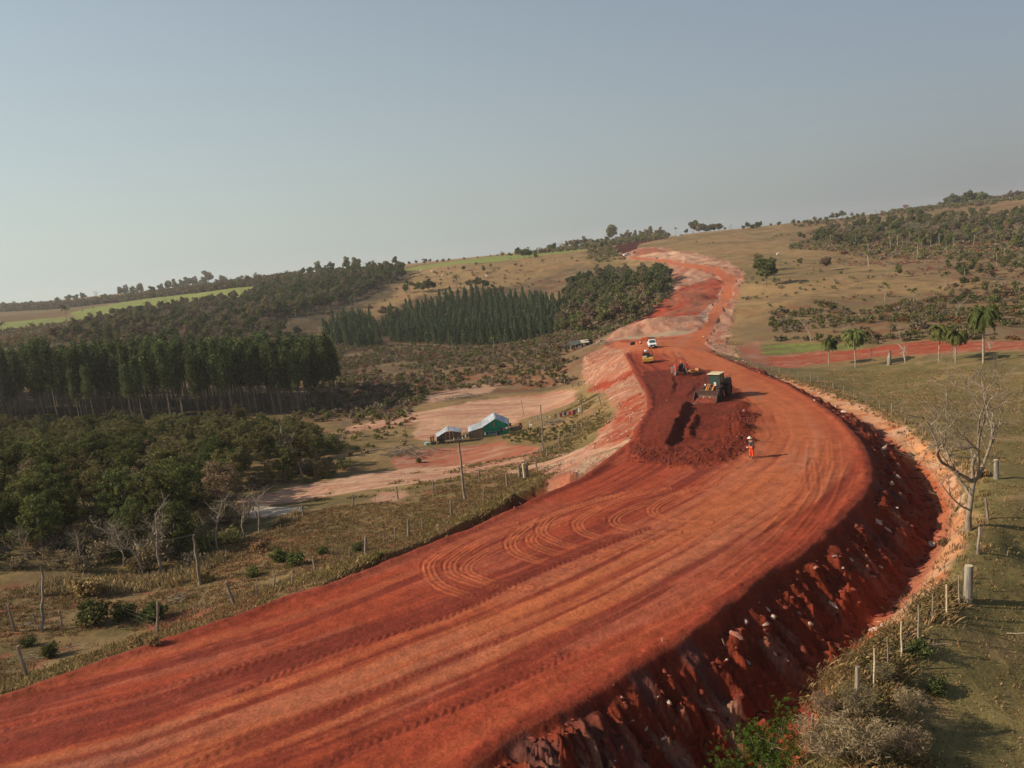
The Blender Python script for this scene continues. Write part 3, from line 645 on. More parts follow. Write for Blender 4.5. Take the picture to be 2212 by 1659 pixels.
def limbs(rng, h, r, top, spread, n=6, levels=2, base=.35, curve=.15, k=5):
    """trunk with limbs; returns tube parts and limb tips"""
    out = []; tips = []
    p = np.zeros(3); P = [p.copy()]; dirn = np.array([rng.normal()*.06, rng.normal()*.06, 1.0])
    for i in range(6):
        p = p+dirn*h*top/6; dirn[:2] += rng.normal(size=2)*curve*.5; P.append(p.copy())
    P = np.array(P); out.append((*tube_np(P, np.linspace(r, r*.45, len(P)), k+1), 0)); tips.append(P[-1])
    for i in range(n):
        f = base+(1-base)*(i+rng.uniform(0, .8))/n; s = P[0]+(P[-1]-P[0])*f; q = min(int(f*6), 5); s = P[q]+(P[q+1]-P[q])*(f*6-q)
        a = i*2.4+rng.uniform(-.5, .5); L = h*spread*rng.uniform(.7, 1.15)
        d = np.array([cos(a), sin(a), rng.uniform(.5, 1.1)]); d /= np.linalg.norm(d); B = [s]
        for j in range(4): s = s+d*L/4; d = d+np.array([rng.normal()*.2, rng.normal()*.2, .12]); d /= np.linalg.norm(d); B.append(s)
        B = np.array(B); out.append((*tube_np(B, np.linspace(r*.45, r*.12, 5), k), 0)); tips.append(B[-1]); tips.append(B[2])
        if levels > 1:
            for j in (1, 2, 3):
                for _ in range(2 if levels > 2 else 1):
                    s2 = B[j]; d2 = rng.normal(size=3); d2[2] = abs(d2[2])*.6+.3; d2 /= np.linalg.norm(d2); B2 = [s2]
                    for __ in range(3): s2 = s2+d2*L*.16*rng.uniform(.8, 1.3); d2 = d2+rng.normal(size=3)*.25; d2 /= np.linalg.norm(d2); B2.append(s2)
                    out.append((*tube_np(B2, np.linspace(r*.18, r*.05, 4), 4), 0)); tips.append(B2[-1])
                    if levels > 3:
                        for ___ in range(3):
                            s3 = B2[rng.integers(1, 4)]; d3 = rng.normal(size=3); d3[2] = abs(d3[2])*.5+.2; d3 /= np.linalg.norm(d3); B3 = [s3]
                            for q_ in range(3): s3 = s3+d3*L*.10*rng.uniform(.8, 1.3); d3 = d3+rng.normal(size=3)*.3; d3 /= np.linalg.norm(d3); B3.append(s3)
                            out.append((*tube_np(B3, np.linspace(r*.06, r*.02, 4), 3), 0))
    return out, np.array(tips)
def lobed(rng, n, centre, rad, lobes, lobr, shell=.55):
    """points gathered in leafy clumps over a crown"""
    L = rng.normal(size=(lobes, 3)); L /= np.linalg.norm(L, axis=1)[:, None]; L *= rng.uniform(.35, 1.0, (lobes, 1)); L[:, 2] = np.where(L[:, 2] < -.45, L[:, 2]*.4, L[:, 2])
    L = centre+L*rad
    w_ = rng.uniform(.4, 1.3, lobes); idx = rng.choice(lobes, n, p=w_/w_.sum())
    q = rng.normal(size=(n, 3)); q /= np.linalg.norm(q, axis=1)[:, None]; q *= (shell+(1-shell)*rng.uniform(0, 1, n))[:, None]*lobr*(w_[idx][:, None]**.5)
    q[:, 2] *= .75
    return L[idx]+q
def v_euc(seed):
    r = np.random.default_rng(seed); h = 20
    bend = r.normal()*.4; P = [(bend*(t**2), r.normal()*.05, h*t) for t in np.linspace(0, .96, 9)]
    tr = tube_np(P, np.linspace(.16, .05, 9), 5); n = 2300
    u = r.uniform(0, 1, 26)**.8; cz = h*(.42+.56*u); wr = 1.9*np.sin(np.clip((1.03-u)*2.3, 0, pi*.62))*r.uniform(.55, 1.1, 26); a = r.uniform(0, 2*pi, 26)
    L = np.stack([np.cos(a)*wr*.6+bend*.7, np.sin(a)*wr*.6, cz], 1); i = r.integers(0, 26, n); q = r.normal(size=(n, 3))*np.array([.55, .55, .95]); 
    return tr, quads(L[i]+q, .27, r)
def v_young(seed):
    r = np.random.default_rng(seed); h = 8; n = 1300
    tr = tube_np([(0, 0, 0), (.05, 0, 4), (0, .05, 7.4)], [.09, .06, .02], 4)
    u = r.uniform(0, 1, n)**(.95+.3*r.uniform()); a = r.uniform(0, 2*pi, n); w = 1.75*(1-u)**.6*np.clip(u*6+.25, 0, 1)*(.72+.34*np.sin(a*2+u*11+seed))*r.uniform(.45, 1.05, n)**.5
    return tr, quads(np.stack([np.cos(a)*w, np.sin(a)*w, .5+u*h*.95], 1)+r.normal(size=(n, 3))*.1, .19, r)
def v_tree(seed, n=1900, leaf=.30, h=9, wide=1.0, flat=.8, trunk=.25, lob=20, lr=1.15):
    r = np.random.default_rng(seed); tr, tips = limbs(r, h, .16*h/9, .62, .34*wide, 5, 1, trunk)
    V, F, _ = join(tr); c_ = np.array([0, 0, h*(.54+.05*r.normal())]); pts = lobed(r, n, c_, np.array([h*.26*wide, h*.26*wide, h*.36*flat]), lob, lr*h/9)
    return (V, F), quads(pts, leaf, r)
def v_near(seed, n=8500, h=8):
    return v_tree(seed, n, .105, h, 1.35, 1.12, .12, 75, .62)
def v_bush(seed, n=700, leaf=.16, h=2.0, wide=1.2, lob=9):
    r = np.random.default_rng(seed); pts = lobed(r, n, np.array([0, 0, h*.42]), np.array([h*.5*wide, h*.5*wide, h*.40]), lob, .34*h, .3); pts[:, 2] = np.abs(pts[:, 2])
    tr = []
    for i in range(5):
        a = r.uniform(0, 2*pi); tr.append((*tube_np([(0, 0, -.1), (cos(a)*h*.15, sin(a)*h*.15, h*.35), (cos(a)*h*.4, sin(a)*h*.4, h*.8)], [.03*h/2, .02*h/2, .006], 4), 0))
    V, F, _ = join(tr); return (V, F), quads(pts, leaf, r)
def v_twig(seed, h=7, n=0, levels=4, r0=.13, spread=.42):
    r = np.random.default_rng(seed); tr, tips = limbs(r, h, r0, .72, spread, 7, levels, .38, .3); V, F, _ = join(tr); q_ = h/V[:, 2].max(); V = V*q_; tips = tips*q_
    if n: 
        pts = tips[r.integers(0, len(tips), n)]+r.normal(size=(n, 3))*h*.055; return (V, F), quads(pts, .14, r, aspect=.12)
    return (V, F), None
def v_palm(seed, h=7, fr=20, L=2.3, seg=6, leaf=.55, droop=1.0):
    r = np.random.default_rng(seed); lean = r.normal()*.03*h
    P = [(lean*t*t, 0, h*.80*t) for t in np.linspace(0, 1, 6)]; V, F = tube_np(P, np.linspace(.125, .095, 6), 7); top = np.array(P[-1])
    out = []
    for i in range(fr):
        a = i*2.399+r.uniform(-.2, .2); el = r.uniform(-.55, 1.2); p = top.copy(); d = np.array([cos(a)*cos(el), sin(a)*cos(el), sin(el)]); pts = [p]
        for j in range(seg): p = p+d*L/seg; d = d+np.array([r.normal()*.08, r.normal()*.08, -.26*droop*(1+.2*j)*r.uniform(.5, 1.4)]); d /= np.linalg.norm(d); pts.append(p)
        pts = np.array(pts); out.append(pts)
    Vs = []
    for pts in out:
        for j in range(len(pts)-1):
            d = pts[j+1]-pts[j]; sd_ = np.cross(d, [0, 0, 1.0]); sd_ /= np.linalg.norm(sd_)+1e-9
            for t in np.linspace(0, 1, 5, endpoint=False):
                b = pts[j]+d*t; u_ = (j+t)/len(pts); ll = leaf*math.sin(min(1, u_*1.6+.25)*pi*.5)*(1.1-u_*.5)
                for sg in (-1, 1):
                    e = b+sd_*sg*ll*.8+d/np.linalg.norm(d)*ll*.45+np.array([0, 0, -ll*.45*droop]); w = d/np.linalg.norm(d)*.05
                    Vs += [b-w, b+w, e+w*.4, e-w*.4]
            Vs += [pts[j]-sd_*.03, pts[j]+sd_*.03, pts[j+1]+sd_*.02, pts[j+1]-sd_*.02]
    Vs = np.array(Vs); return (V, F), (Vs, np.arange(len(Vs)).reshape(-1, 4))
def make_variants(fn, seeds, tm, lm, name, split, **kw):
    out = []
    for s_ in seeds:
        tr, lf = fn(s_, **kw)
        if split:
            out.append((np_mesh('trunk', tr[0], tr[1], [M[tm]], smooth=True), np_mesh('crown', lf[0], lf[1], [M[lm]]) if lf else None))
        else:
            V, F, mi = join([(tr[0], tr[1], 0), (lf[0], lf[1], 1)]) if lf else (tr[0], tr[1], np.zeros(len(tr[1]), int))
            out.append((np_mesh(name, V, F, [M[tm], M[lm]], mi), V, F, mi))
    return out
def plant(name, var, loc, scale, rz, label, cat, group, parts=('trunk', 'crown'), sz=None):
    sc = (scale, scale, scale*(sz or 1))
    if len(var) == 2:
        o = link(name, None, loc=loc, rot=(0, 0, rz)); o.scale = sc; o.empty_display_size = .5
        link(parts[0], var[0], o)
        if var[1]: link(parts[1], var[1], o)
    else:
        o = link(name, var[0], loc=loc, rot=(RNG.normal()*.03, RNG.normal()*.03, rz)); o.scale = sc
    return tag(o, label, cat, group)
def merged(name, variants, places, label, cat, mats, kind='stuff'):
    """many small plants that nobody could count, as one object"""
    Vs, Fs, Ms, o = [], [], [], 0
    for x, y, z, s_, rz, vi in places:
        _, V, F, mi = variants[vi]; c_, s2 = cos(rz), sin(rz); Rm = np.array([[c_, -s2, 0], [s2, c_, 0], [0, 0, 1]])
        Vs.append(V@Rm.T*s_+np.array([x, y, z])); Fs.append(F+o); Ms.append(mi); o += len(V)
    ob = link(name, np_mesh(name, np.vstack(Vs), np.vstack(Fs), mats, np.concatenate(Ms)))
    return tag(ob, label, cat, kind=kind)
def scatter(poly, spacing, rng, jitter=1.0, dens_fn=None, world=False):
    P = np.array(poly) if world else GP(poly)
    lo, hi = P[:, :2].min(0), P[:, :2].max(0); xs = np.arange(lo[0], hi[0], spacing); ys = np.arange(lo[1], hi[1], spacing)
    gx_, gy_ = np.meshgrid(xs, ys); gx_ = gx_.ravel()+rng.uniform(-.5, .5, gx_.size)*spacing*jitter; gy_ = gy_.ravel()+rng.uniform(-.5, .5, gy_.size)*spacing*jitter
    m_ = inside(gx_, gy_, P)
    # only what can show in the picture and its near surroundings
    m_ &= (np.abs(gx_/np.maximum(gy_, 1)) < .78)
    if dens_fn is not None: m_ &= rng.uniform(size=len(gx_)) < dens_fn(gx_, gy_)
    gx_, gy_ = gx_[m_], gy_[m_]; return np.stack([gx_, gy_, H(gx_, gy_)], 1)
# -- tall front plantation
M['euc_bark'] = noisy('eucalyptus_bark', (.12, .09, .06), (.34, .27, .20), .12, stretch=(1, 1, .3))
EV = make_variants(v_euc, range(10, 16), 'euc_bark', 'euc', 'eucalyptus_tree', True)
r = np.random.default_rng(5)
P = scatter([(-200,938),(0,917),(250,912),(450,905),(640,896),(712,884),(745,872),(740,850),(640,840),(300,840),(0,845),(-200,860)], 4.3, r, .75)
P = P[np.argsort(P[:, 1])]; PE = P[295:]; P = P[:295]
for i, (x, y, z) in enumerate(P):
    plant('eucalyptus_tree', EV[i % 6], (x, y, z-.1), r.uniform(.66, .95), r.uniform(0, 6.28), 'tall dark eucalyptus with a bare pale lower trunk in the front plantation', 'tree', 'tall eucalyptus trees of the front plantation')
print('euc', len(P), len(PE))
EM = []
for q_ in range(3):
    tr, lf = v_euc(10+q_); V, F, mi = join([(tr[0], tr[1], 0), (lf[0][:4*900], lf[1][:900], 1)]); EM.append((None, V, F, mi))
PE = PE[:260]
if len(PE): merged('eucalyptus_wood', EM, [(x, y, z-.1, r.uniform(.62, .84), r.uniform(0, 6.28), r.integers(0, 3)) for x, y, z in PE], 'dark back rows of the tall eucalyptus plantation', 'plantation', [M['euc_bark'], M['euc']])
# -- young plantation on the slope behind
YV = make_variants(v_young, range(20, 25), 'bark', 'young', 'plantation_tree', False)
r = np.random.default_rng(6)
P = np.vstack([scatter([(700,745),(760,752),(825,748),(818,720),(800,690),(760,690),(700,715)], 3.6, r, .6), scatter([(838,742),(900,745),(1000,748),(1100,742),(1190,726),(1215,700),(1210,660),(1150,648),(1060,640),(1000,642),(940,660),(830,690),(826,715)], 3.9, r, .6)])
P = P[np.argsort(P[:, 1])]; print('young', len(P))
for i, (x, y, z) in enumerate(P[:285]):
    plant('plantation_tree', YV[i % 5], (x, y, z-.1), r.uniform(.62, 1.22), r.uniform(0, 6.28), 'small dark cone-shaped plantation tree in the close block on the far slope', 'tree', 'young plantation trees on the far slope')
if len(P) > 285:
    merged('plantation_wood', YV, [(x, y, z-.1, r.uniform(.6, 1.2), r.uniform(0, 6.28), r.integers(0, 5)) for x, y, z in P[285:]], 'dark mass of young plantation trees higher up the far slope', 'plantation', [M['bark'], M['young']])
# -- forest kinds
FV = {k: make_variants(v_tree, [s0, s0+1, s0+2], 'bark', m_, 'forest_tree', False, n=1700, leaf=.31, wide=w_, flat=f_) for k, s0, m_, w_, f_ in (('dark', 30, 'dark', 1.0, 1.0), ('olive', 40, 'olive', 1.0, .9), ('brown', 50, 'brown', 1.1, .9))}
GV = make_variants(v_twig, range(60, 63), 'pale_bark', 'grey', 'bare_tree', False, h=8, n=700, levels=2)
FALL = FV['dark']+FV['olive']+FV['brown']+GV
def mixpick(r, w_):
    k = r.choice(4, p=w_); return k*3+r.integers(0, 3)
KL = ['dark green round-crowned', 'olive green loose-crowned', 'brownish dry-crowned', 'grey nearly leafless']
def woods(poly, spacing, w_, smin, smax, where, seed, cap, dens_fn=None):
    r = np.random.default_rng(seed); P = scatter(poly, spacing, r, .9, dens_fn); P = P[np.argsort(P[:, 1])]
    rest = []
    for i, (x, y, z) in enumerate(P):
        v = mixpick(r, w_); s_ = r.uniform(smin, smax)
        if i < cap:
            nm_ = 'bare_tree' if v >= 9 else 'forest_tree'
            plant(nm_, FALL[v], (x, y, z-.15), s_, r.uniform(0, 6.28), KL[v//3]+' tree '+where, 'tree', KL[v//3]+' trees '+where)
        else: rest.append((x, y, z-.15, s_, r.uniform(0, 6.28), v, ))
    print(where, len(P)); return rest
def rest_wood(name, rest, label):
    if not rest: return
    Vs, Fs, Ms, o = [], [], [], 0; slot = {0: (0, 1), 1: (0, 2), 2: (0, 3), 3: (4, 5)}
    mats = [M['bark'], M['dark'], M['olive'], M['brown'], M['pale_bark'], M['grey']]
    for x, y, z, s_, rz, v in rest:
        _, V, F, mi = FALL[v]; c_, s2 = cos(rz), sin(rz); Rm = np.array([[c_, -s2, 0], [s2, c_, 0], [0, 0, 1]])
        Vs.append(V@Rm.T*s_+np.array([x, y, z])); Fs.append(F+o); Ms.append(np.array(slot[v//3])[mi]); o += len(V)
    tag(link(name, np_mesh(name, np.vstack(Vs), np.vstack(Fs), mats, np.concatenate(Ms))), label, 'woodland', kind='stuff')
rest = woods([(560,628),(650,612),(700,598),(868,588),(882,600),(830,622),(760,650),(690,672),(600,690),(540,700)], 6.5, [.62, .22, .12, .04], .85, 1.35, 'in the dense wood on the far left hill', 71, 40)
rest += woods([(160,705),(300,672),(420,655),(560,635),(560,700),(640,700),(690,690),(650,735),(560,750),(300,750),(100,745)], 8.0, [.30, .30, .28, .12], .55, 1.05, 'in the mixed scrubby wood above the tall plantation', 72, 30, lambda x, y: .75+.4*vnoise(x/25, y/25, 3))
rest += woods([(1215,655),(1235,612),(1310,592),(1440,596),(1450,612),(1428,648),(1395,676),(1330,706),(1262,722),(1200,725),(1210,690)], 6.0, [.45, .32, .15, .08], .65, 1.15, 'in the wood left of the red cut', 73, 70)
rest += woods([(1725,522),(1790,500),(1910,480),(2034,468),(2096,464),(2300,462),(2300,548),(2134,533),(2034,533),(1909,538),(1809,533)], 8.0, [.30, .30, .25, .15], .6, 1.15, 'in the belt of woods on the right hill', 74, 0, lambda x, y: .8+.4*vnoise(x/25, y/25, 8))
RS75 = woods([(2034,560),(2300,548),(2300,700),(2120,690),(2050,640)], 10, [.15, .40, .30, .15], .35, .70, 'on the scrubby slope at the right edge', 75, 30)
rest += RS75
rest_wood('mixed_wood', rest, 'mixed dark and dry woods spread over the far slopes')
# -- skyline trees and loose trees on the pasture (base x, base y, height in picture units, kind)
LOOSE = [(8,664,12,0),(30,663,10,2),(52,662,12,0),(70,662,13,0),(90,661,10,2),(110,658,12,0),(125,656,14,0),(150,650,17,0),(165,648,15,0),(180,648,16,0),(207,645,17,3),(225,645,13,0),(240,645,11,2),
 (262,641,17,1),(275,638,18,1),(290,637,19,0),(305,636,19,1),(331,640,27,0),(350,632,18,1),(365,630,19,1),(380,628,20,1),(395,625,20,1),(410,623,20,1),(425,621,19,1),(440,619,20,1),(453,617,26,1),(470,615,15,0),(485,614,19,1),(500,612,13,0),(520,610,18,0),(536,607,14,0),(555,604,14,2),(575,603,12,0),(600,602,12,0),(620,600,12,0),(640,598,11,0),
 (655,600,22,0),(672,598,26,0),(690,595,24,1),(715,592,26,0),(735,590,16,0),(750,590,30,1),(770,586,28,1),(790,585,22,3),(815,583,26,3),(835,582,22,2),(855,580,22,1),(868,580,16,2),
 (885,575,11,0),(900,573,10,2),(918,570,13,2),(930,570,11,0),(945,568,9,0),(958,566,8,2),(970,565,7,0),(1003,562,8,0),(1032,559,7,0),(1060,556,6,0),(1075,554,6,0),(1100,552,8,0),
 (1120,558,24,0),(1133,560,27,0),(1145,558,22,0),(1158,563,16,0),(1002,586,14,0),(1185,573,20,3),(1198,572,16,3),(1060,580,10,2),(1045,590,14,1),(1178,545,10,0),(1188,541,16,0),(1197,539,17,0),(1210,538,16,3),
 (1225,536,13,2),(1237,534,18,2),(1248,533,19,2),(1262,532,18,2),(1272,530,16,2),(1283,530,13,0),(1292,527,14,0),(1302,526,14,0),(1312,523,14,0),(1321,522,30,1),(1332,520,13,2),(1345,518,15,1),(1358,517,18,2),(1372,514,16,1),(1385,512,17,1),(1395,510,17,2),(1405,509,20,1),(1418,508,19,2),(1428,507,18,2),(1445,506,10,0),
 (1482,502,11,0),(1497,500,22,1),(1510,500,23,2),(1522,499,20,2),(1533,499,19,0),(1543,499,18,2),(1552,499,20,2),(1580,497,12,3),(1566,497,7,2),
 (1268,538,14,0),(1285,541,15,0),(1300,538,18,0),(1310,536,16,0),(1320,548,12,1),(1335,552,10,1),(1290,552,10,1),(1280,547,9,2),
 (1606,495,10,0),(1615,494,14,0),(1625,494,12,0),(1636,492,16,0),(1642,491,13,0),(1683,490,14,0),(1665,488,7,0),(1713,488,14,1),(1725,486,12,0),(1737,485,11,2),(1750,483,10,2),(1760,482,13,2),(1772,480,12,0),(1785,478,12,2),(1798,475,13,2),(1808,472,14,2),(1820,470,16,0),(1840,468,8,2),(1852,463,7,0),(1865,461,7,0),(1890,460,10,3),(1905,458,7,2),(1930,456,8,2),(1944,453,8,0),(1976,449,7,0),(1992,447,7,0),
 (2032,438,14,0),(2045,436,22,0),(2055,435,26,0),(2068,434,28,0),(2080,434,27,0),(2092,434,30,0),(2104,433,26,0),(2116,432,30,0),(2128,432,24,0),(2140,430,18,0),(2155,429,14,2),(2172,428,16,2),(2185,427,16,2),(2198,426,20,2),(2210,425,18,2),
 (1655,616,72,0),(1641,600,44,1),(1668,585,30,1),(1727,578,18,1),(1785,586,36,2),(1825,590,32,3),(1918,600,44,3),(1940,600,26,1),(1900,520,10,2),(2115,455,18,2),(2135,458,14,2),(2140,470,8,1),(1975,480,12,1),(2000,505,10,1),(1932,482,7,1),
 (870,600,9,0),(878,635,26,0),(890,622,16,2),(905,632,28,0),(915,634,26,0),(925,633,30,1),(935,629,26,0),(1015,624,20,2),(1035,628,30,0),(1050,626,26,0),(1065,624,12,0),(830,690,34,2),(800,675,16,2),(850,672,12,2),(870,668,12,2),(712,690,22,2),
 (1445,620,26,0),(1430,608,22,0)]
LV = {0: FV['dark'], 1: FV['olive'], 2: FV['brown'], 3: GV}
r = np.random.default_rng(9)
KIND = ['dark green', 'olive green', 'brownish', 'grey leafless']
for i, (a, b, hp, k) in enumerate(LOOSE):
    g = G(a, b); s_ = hp*g.y/1700/ (8.3 if k < 3 else 8)
    where = 'on the skyline' if b < 670-.108*a+ -0 else 'on the open pasture'
    side = 'far left of' if a < 640 else 'left of' if a < 1330 else 'right of'
    lab, grp = f'{KIND[k]} tree standing {where} {side} the red cut', f'{KIND[k]} trees {where} {side} the red cut'
    if (a, b) == (331, 640): lab, grp = 'large dark rounded tree standing tallest on the far left skyline', None
    if (a, b) == (1655, 616): lab, grp = 'large dark tree casting a shadow on the pasture right of the cut', None
    if (a, b) == (1785, 586): lab, grp = 'wide brown bushy tree on the pasture behind the first two palms', None
    if (a, b) == (1321, 522): lab, grp = 'tall thin tree poking above the skyline left of the dark cutting', None
    plant('forest_tree' if k < 3 else 'bare_tree', LV[k][i % 3], (g.x, g.y, g.z-.1-(2.6*s_ if where == 'on the skyline' else 0)), s_*(1.35 if where == 'on the skyline' else 1), r.uniform(0, 6.28), lab, 'tree', grp, sz=1.25 if k == 1 else 1.0)
# pink-flowered tree on the right skyline
M['pinkish'] = leaf_mat('pink_blossom', (.30, .17, .17), (.42, .27, .26), .2)
PV1 = make_variants(v_tree, [77], 'bark', 'pinkish', 'blossom_tree', False, n=700, leaf=.3, wide=.9, flat=.8)
g = G(1956, 452); plant('blossom_tree', PV1[0], (g.x, g.y, g.z), 18*g.y/1700/8.3, 1, 'pinkish round tree alone on the right skyline', 'tree', None)
# -- palms
M['palm_bark'] = noisy('palm_bark', (.20, .16, .12), (.36, .30, .23), 5)
PN = make_variants(v_palm, range(90, 93), 'palm_bark', 'palm', 'palm_tree', True, h=7, fr=30, L=2.5, seg=7, leaf=.58, droop=1.1)
PF = make_variants(v_palm, range(95, 98), 'palm_bark', 'palm', 'palm_tree', False, h=8, fr=14, L=1.7, seg=4, leaf=.5, droop=1.0)
NEARP = [(1790,790,70,'leftmost palm with a drooping crown on the red farm track edge'),(1848,793,94,'second palm from the left beside the red farm track'),(2028,784,92,'olive-crowned palm left of the dark ragged palm'),(2064,786,88,'dark ragged palm with hanging dead fronds beside another palm'),(2124,785,150,'tallest palm with a big bushy crown on a thick pale trunk')]
for i, (a, b, hp, lab) in enumerate(NEARP):
    g = G(a, b); s_ = hp*g.y/1700/7.0; o = plant('palm_tree', PN[i % 3], (g.x, g.y, g.z-.1), s_ if i < 4 else s_*.92, i*1.7, lab, 'palm', 'palms along the red farm track', sz=1.0)
    if i == 4: o.children[1].scale = (1.02, 1.02, .97); o.children[0].scale = (.85, .85, 1)
    if i < 4: o.children[1].scale = (.98, .98, 1.0)
PALMS = [(887,654,50),(988,634,42),(945,615,30),(967,609,20),(955,636,28),(820,648,18),(770,672,40),(818,778,30),(832,780,30),(939,831,52),(908,826,30),(979,766,40),(1068,759,38),(725,809,24),(880,796,22),(855,754,24),(735,776,20),(773,764,20),(795,784,16),
 (1237,575,20),(1372,565,22),(1116,590,22),(1325,575,16),(1420,570,14),(1437,585,18),(1506,535,15),(1532,537,13),(1541,535,14),(1460,505,18),(1669,527,16),(1677,527,20),(1689,522,18),(1704,522,18),(1711,535,20),(1723,520,17),(1729,520,20),(1734,525,18),(1745,520,20),(1764,525,22),(1795,530,32),
 (1876,552,40),(1924,542,45),(1939,537,45),(1981,565,52),(2029,535,42),(2044,545,32),(2103,535,42),(2153,575,40),(2084,605,35),(2044,620,35),(1911,650,42),(1819,612,28),(2029,645,28),(1974,662,42),(1664,685,32),(2201,637,30),(1850,520,25),(1990,535,40),(2010,540,38),(2060,540,36),(2170,560,36),(2190,580,34),(1965,530,36),(1950,533,30),(1830,525,24),
 (9,739,45),(17,733,25),(32,730,15),(77,723,24),(71,725,30),(147,710,52),(181,683,14),(228,662,9),(203,672,10),(312,664,10),(392,658,8),(401,657,9),(450,650,12),(465,652,14),(447,628,9),(640,690,22),(668,700,26),(625,705,24),(700,668,24),(730,665,30),(760,668,28),(690,650,24),
 (998,634,26),(1008,636,30),(1018,634,30),(1028,636,34),(1040,636,34),(1048,634,30),(1060,600,12),(1104,568,12),(1215,548,10),(1098,561,12)]
r = np.random.default_rng(11)
for i, (a, b, hp) in enumerate(PALMS):
    g = G(a, b); where = 'on the left valley slopes' if a < 1330 else 'on the right hillside'
    lab = 'thin palm with a small tufted crown standing '+where; grp = 'scattered palms '+where
    if (a, b) == (1460, 505): lab, grp = 'single palm on the skyline right of the hilltop cutting', None
    if (a, b) == (939, 831): lab, grp = 'tall thin palm standing in the brown scrub behind the dirt yard', None
    plant('palm_tree', PF[i % 3], (g.x, g.y, g.z-.1), hp*g.y/1700/7.6, r.uniform(0, 6), lab, 'palm', grp)
# -- foreground woodland on the left
WV = make_variants(v_near, range(101, 105), 'bark', 'dark', 'woodland_tree', True)+make_variants(v_near, range(105, 108), 'bark', 'olive', 'woodland_tree', True)+make_variants(v_near, range(108, 110), 'bark', 'brown', 'woodland_tree', True, n=4200)
M['twig_bark'] = noisy('grey_brown_twigs', (.22, .17, .12), (.38, .31, .23), 5)
TW = make_variants(v_twig, range(111, 115), 'twig_bark', 'grey', 'bare_tree', True, h=7, n=260, levels=4, spread=.30, r0=.10)
r = np.random.default_rng(12)
P = scatter([(-320,1222),(0,1232),(200,1238),(350,1222),(470,1185),(512,1135),(500,1085),(515,1056),(600,1052),(640,1040),(700,1020),(740,1000),(700,970),(640,945),(560,930),(300,935),(0,940),(-320,950)], 4.4, r, .9)
P = P[np.argsort(P[:, 1])]; print('woodland', len(P))
for i, (x, y, z) in enumerate(P):
    u_ = x/y
    v = r.choice(9, p=[.17, .17, .17, .14, .09, .09, .07, .05, .05]); s_ = r.uniform(.62, .95)
    if y > 112: v = r.choice([0, 4, 5, 6]); s_ *= .8
    if y < 72: s_ *= .82
    k_ = 'dark green' if v < 4 else 'olive green' if v < 7 else 'dry brown'
    plant('woodland_tree', WV[v], (x, y, z-.1), s_, r.uniform(0, 6.28), f'{k_} leafy tree in the dense thicket filling the lower left', 'tree', f'{k_} trees of the lower left thicket')
for i, (a, b, hp, lab) in enumerate([(350,1238,175,'pale bare tree with a whitish trunk at the front of the thicket'),(310,1240,150,'thin grey bare tree just left of the whitish-trunked one'),(270,1225,120,'short grey bare tree among the thicket undergrowth'),(560,1150,110,'leafless grey tree at the right end of the thicket by the sand patch'),(530,1165,120,'thin pale leafless tree left of the sand patch'),(655,1038,125,'large spreading grey leafless tree beside the side track'),(690,1030,70,'small leafless tree right of the large spreading one'),
        (60,1225,110,'grey bare tree at the left edge of the thicket'),(180,1235,110,'leaning grey bare tree in the thicket front'),(470,1190,120,'slender bare tree near the right front of the thicket'),(430,1195,100,'bare twiggy tree behind the tall wooden pole'),(620,960,70,'pale bare branches rising over the thicket top'),(330,985,60,'grey dead branches poking from the thicket canopy'),(740,960,60,'small bare tree at the edge of the grassy yard'),(785,958,55,'leafless bush-like tree beside the pole left of the shed'),(90,1110,60,'grey dead tree showing within the left thicket')]):
    g = G(a, b) if a != 330 and a != 620 else G(a, b+50); plant('bare_tree', TW[i % 4], (g.x, g.y, g.z-.05), hp*g.y/1700/6.6, i*1.3, lab, 'tree', None)
# bare white-limbed trees on the right
for i, (a, b, hp, lab) in enumerate([(1752,738,60,'white-limbed dead tree in the scrub behind the green strip'),(1833,735,50,'pale forked dead tree in the scrub band'),(1880,782,36,'small bare tree with a whitewashed trunk left of the tall stump'),(1955,784,44,'bare tree with a whitewashed forked trunk right of the tall stump'),(2137,768,34,'small whitewashed bare tree right of the tallest palm'),(2060,775,30,'whitewashed bare tree behind the dark palm'),(1945,735,38,'thin pale dead tree in the brown scrub'),(1690,735,30,'pale thin dead tree at the left of the scrub band'),(2065,690,44,'dead pale tree on the right scrubby slope'),(2200,580,40,'pale dead tree high on the right slope')]):
    g = G(a, b); tw = TW[(i+1) % 4]; o = plant('bare_tree', tw, (g.x, g.y, g.z-.05), hp*g.y/1700/6.6, i*2.1, lab, 'tree', None)
    if 'whitewashed' in lab:
        if 'wbt' not in globals():
            wbt = tw[0].copy(); wbt.materials.clear(); wbt.materials.append(M['white_bark'])
        o.children[0].data = wbt
